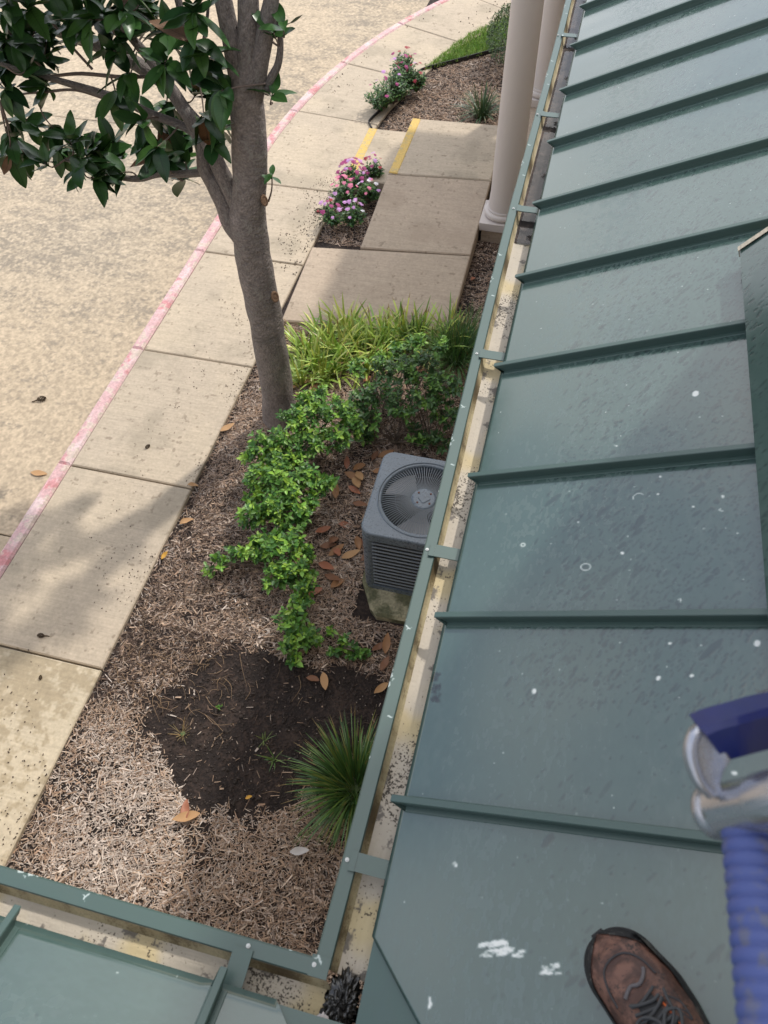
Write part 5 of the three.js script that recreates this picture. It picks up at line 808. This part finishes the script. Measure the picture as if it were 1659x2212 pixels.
    const g = new THREE.BufferGeometry(); g.setAttribute('position', new THREE.Float32BufferAttribute(pos, 3)); g.setAttribute('uv', new THREE.Float32BufferAttribute(uv, 2)); g.setIndex(idx); g.computeVertexNormals(); return g; })(), rub, bd);
  part('rand', (() => { const pos = [], idx = []; for (let i = 0; i <= 40; i++) { const s = 0.03 + 0.24 * i / 40, w = hwf(s), o = tab(s, off), hh = 0.022 + 0.012 * (1 - i / 40); for (const [k, y] of [[1.0, 0.02], [1.05, 0.02 + hh * 0.5], [0.95, 0.02 + hh]]) pos.push(s, y, o - (w * k + 0.0032)); if (i < 40) for (let k = 0; k < 2; k++) { const a = i * 3 + k; idx.push(a, a + 3, a + 1, a + 3, a + 4, a + 1); } } const g = new THREE.BufferGeometry(); g.setAttribute('position', new THREE.Float32BufferAttribute(pos, 3)); g.setIndex(idx); g.computeVertexNormals(); g.setAttribute('uv', new THREE.Float32BufferAttribute(pos.flatMap((v, i) => i % 3 === 0 ? [v / 0.1] : i % 3 === 1 ? [v / 0.1] : []), 2)); return g; })(), rub, bd);
  const onTop = (s, z, lift = 0.001) => V(s, yAt(s, z) + lift, z), tube = (pts, r, m, name, parent = bd) => part(name, limb(pts, pts.map(() => r), { seg: 7, per: 5 }), m, parent);
  tube([[0.1, 0.036], [0.075, 0.034], [0.052, 0.024], [0.045, 0.004], [0.05, -0.016], [0.068, -0.03], [0.095, -0.036]].map(([s, z]) => onTop(s, z)), 0.0016, seam, 'stitch_line');
  tube([[0.098, 0.02], [0.09, 0.004], [0.094, -0.008], [0.088, -0.02], [0.08, -0.026]].map(([s, z]) => onTop(s, z, 0.0012)), 0.003, std({ color: lin(0.11, 0.1, 0.105), roughness: 0.8 }), 'overlay');
  for (const k of [0, 1]) tube([[0.125 + k * 0.02, -0.03], [0.14 + k * 0.016, -0.041], [0.165, -0.04], [0.15, -0.033]].map(([s, z]) => onTop(s, z, 0.0008)), 0.0018, seam, 'overlay');
  // tongue, eyelet edges, laces
  part('tongue', (() => { const pos = [], idx = []; for (let i = 0; i <= 20; i++) { const s = 0.112 + 0.1 * i / 20; for (let j = 0; j <= 8; j++) { const z = tab(s, off) + (j / 8 - 0.5) * (0.026 + 0.012 * i / 20); pos.push(s, yAt(s, z) + 0.0022 + 0.002 * Math.sin(Math.PI * j / 8), z); if (i < 20 && j < 8) { const p = i * 9 + j, q = p + 9; idx.push(p, p + 1, q, q, p + 1, q + 1); } } } const g = new THREE.BufferGeometry(); g.setAttribute('position', new THREE.Float32BufferAttribute(pos, 3)); g.setIndex(idx); g.computeVertexNormals(); return g; })(), black, bd);
  for (const sg2 of [-1, 1]) tube([0.13, 0.15, 0.17, 0.19, 0.21].map((s) => onTop(s, tab(s, off) + sg2 * (0.0175 + (s - 0.115) * 0.09), 0.0012)), 0.0014, orange, 'trim');
  for (let k = 0; k < 6; k++) { const s = 0.114 + k * 0.015, w = 0.021 + k * 0.0012; const cr = k % 2 ? 1 : -1; tube([[s - 0.004, -w], [s + 0.002, -w * 0.5], [s + 0.008, w * 0.5], [s + 0.006, w]].map(([q, z]) => onTop(q, tab(q, off) + z * cr, 0.0062)), 0.0024, lace, 'lace'); tube([[s - 0.006, w], [s - 0.002, w * 0.4], [s + 0.002, -w * 0.4], [s - 0.002, -w]].map(([q, z]) => onTop(q, tab(q, off) + z * cr, 0.0045)), 0.0023, lace, 'lace'); }
  tube([[0.175, 0], [0.16, 0.018], [0.138, 0.03], [0.132, 0.014], [0.15, -0.004], [0.178, 0.002]].map(([q, z], i) => onTop(q, z, 0.012)), 0.0024, lace, 'lace'); tube([[0.178, 0.002], [0.172, -0.022], [0.15, -0.034], [0.143, -0.02], [0.16, -0.003]].map(([q, z]) => onTop(q, z, 0.012)), 0.0024, lace, 'lace'); tube([[0.172, 0], [0.15, -0.026], [0.13, -0.03], [0.118, -0.033]].map(([q, z]) => onTop(q, z, 0.009)), 0.0022, lace, 'lace');
}
// ------------------------------------------------------------------ blue ribbed tool close to the lens
{
  const t = thing('grip_tool', 'silver metal socket with blue ribbed grip and curved blue arm above the roof', 'tool'), D = 0.56;
  const inv = camera.quaternion, right = V(1, 0, 0).applyQuaternion(inv), up = V(0, 1, 0).applyQuaternion(inv), toCam = V(0, 0, 1).applyQuaternion(inv);
  const at = (x, y, d = 0) => atDepth(x, y, D + d), px = D / (F / K);
  const nA = fbmT(95, 12, 5), nB = fbmT(96, 40, 3);
  const silver = std({ metalness: 0.8, roughness: 0.42, map: tex(256, 256, (x, y) => mix([0.68, 0.69, 0.72], [0.52, 0.48, 0.44], sstep(nA(x, y), 0.62, 0.74) * 0.5)), roughnessMap: tex(256, 256, (x, y) => grey(0.6 + 0.8 * (nB(x, y) - 0.5)), false) });
  const blue = std({ roughness: 0.55, map: tex(256, 256, (x, y) => mix([0.28, 0.335, 0.56], [0.4, 0.4, 0.46], sstep(nA(x, y), 0.52, 0.7) * 0.7)) }), navy = std({ roughness: 0.4, map: tex(256, 256, (x, y) => mix([0.045, 0.105, 0.38], [0.08, 0.13, 0.34], nA(x, y))) });
  // ribbed grip
  const p0 = at(1618, 1762, 0.01), p1 = at(1682, 2300, -0.09), ax = p1.clone().sub(p0), len = ax.length(), prof = [], r0 = 54 * px;
  const nr = 15; for (let k = 0; k <= nr * 8; k++) { const f = k / (nr * 8); prof.push(new THREE.Vector2(r0 * (1 + 0.13 * Math.pow(Math.abs(Math.sin(f * nr * Math.PI)), 0.55) + 0.1 * f), f * len)); }
  const grip = part('grip', new THREE.LatheGeometry(prof, 40), blue, t); grip.position.copy(p0); grip.quaternion.setFromUnitVectors(V(0, 1, 0), ax.clone().normalize());
  const shaft = part('shaft', limb([p1.clone().addScaledVector(ax, -0.05), p1.clone().add(V(0.12, -0.35, 0.5)), P(-0.95, 0.52, 4.24)], [0.016, 0.016, 0.016], { seg: 16 }), silver, t);
  // socket: cylinder lying across
  const s0 = at(1541, 1752, 0.03), s1 = at(1770, 1712, -0.06), sa = s1.clone().sub(s0), sl = sa.length(), R0 = 56 * px;
  const sock = part('socket', new THREE.LatheGeometry([[0.2 * R0, 0], [R0 * 0.96, 0], [R0 * 1.12, sl * 0.015], [R0 * 1.14, sl * 0.055], [R0 * 1.02, sl * 0.085], [R0, sl * 0.12], [R0, sl * 0.5], [R0 * 1.08, sl * 0.52], [R0 * 1.1, sl], [0.1 * R0, sl]].map(([a, b]) => new THREE.Vector2(a, b)), 48), silver, t); sock.position.copy(s0); sock.quaternion.setFromUnitVectors(V(0, 1, 0), sa.clone().normalize());
  part('collar', new THREE.TorusGeometry(r0 * 1.12, r0 * 0.12, 10, 40), silver, t).position.copy(p0.clone().addScaledVector(ax, 0.05)); t.children[t.children.length - 1].quaternion.setFromUnitVectors(V(0, 0, 1), ax.clone().normalize());
  // bent plate from the socket up to the arm
  { const o = at(1525, 1640, 0.004), S2 = new THREE.Shape(), toL = ([x, y]) => { const d = at(x, y, 0.004).sub(o); return [d.dot(right), d.dot(up)]; };
    const A = [[1536, 1716], [1510, 1686], [1494, 1645], [1491, 1610], [1500, 1584], [1516, 1572], [1540, 1585], [1570, 1640], [1556, 1662], [1548, 1690], [1556, 1712]].map(toL);
    S2.moveTo(...A[0]); S2.splineThru(A.slice(1, 6).map(([x, y]) => new THREE.Vector2(x, y))); for (const q of A.slice(6)) S2.lineTo(...q);
    const g = new THREE.ExtrudeGeometry(S2, { depth: 0.006, bevelEnabled: true, bevelSize: 0.0022, bevelThickness: 0.003, bevelSegments: 4, curveSegments: 10 }).translate(0, 0, -0.006).applyMatrix4(new THREE.Matrix4().makeBasis(right, up, toCam)).translate(o.x, o.y, o.z);
    part('bracket', boxUV(g, 0.1), silver, t);
    const rim = limb(A.slice(0, 6).map(([x, y]) => o.clone().addScaledVector(right, x).addScaledVector(up, y).addScaledVector(toCam, 0.001)), [0.0042, 0.005, 0.0055, 0.0055, 0.005, 0.004], { seg: 10 }); part('bracket_rim', rim, silver, t); }
  // blue arm: angular bar bowing away to the right
  { const line = [[1512, 1574, 0], [1545, 1560, 0], [1590, 1548, 0.0], [1660, 1528, 0.01], [1760, 1512, 0.02]], low = [[1566, 1645], [1582, 1640], [1612, 1632], [1668, 1618], [1760, 1610]], pos = [], idx = [];
    const lc = new THREE.CatmullRomCurve3(line.map((q) => V(...q))), wc = new THREE.CatmullRomCurve3(low.map(([x, y]) => V(x, y, 0))), NS = 24, L2 = [], W2 = []; for (let i = 0; i <= NS; i++) { const p = lc.getPoint(i / NS), q = wc.getPoint(i / NS); L2.push([p.x, p.y, p.z]); W2.push([q.x, q.y]); }
    L2.forEach(([x, y, d], i) => { const a = at(x, y, d - 0.004), b = at(W2[i][0], W2[i][1], d + 0.004), back = toCam.clone().multiplyScalar(-0.02).addScaledVector(up, 0.005); const m = a.clone().lerp(b, 0.16).addScaledVector(toCam, 0.004); for (const q of [a.clone().add(back), a, m, b, b.clone().add(toCam.clone().multiplyScalar(-0.02))]) pos.push(q.x, q.y, q.z); if (i) for (let k = 0; k < 5; k++) { const s = (i - 1) * 5 + k, e = (i - 1) * 5 + (k + 1) % 5; idx.push(s, e, s + 5, s + 5, e, e + 5); } });
    idx.push(0, 2, 1, 0, 3, 2, 0, 4, 3, ...[[0, 1, 2], [0, 2, 3], [0, 3, 4]].flat().map((q) => q + NS * 5));
    const g = new THREE.BufferGeometry(); g.setAttribute('position', new THREE.Float32BufferAttribute(pos, 3)); g.setIndex(idx); const h = toCreasedNormals(g, 0.5); part('arm', boxUV(h, 0.1), navy, t); }
}
renderer.setSize(768, 1024);
renderer.render(scene, camera);
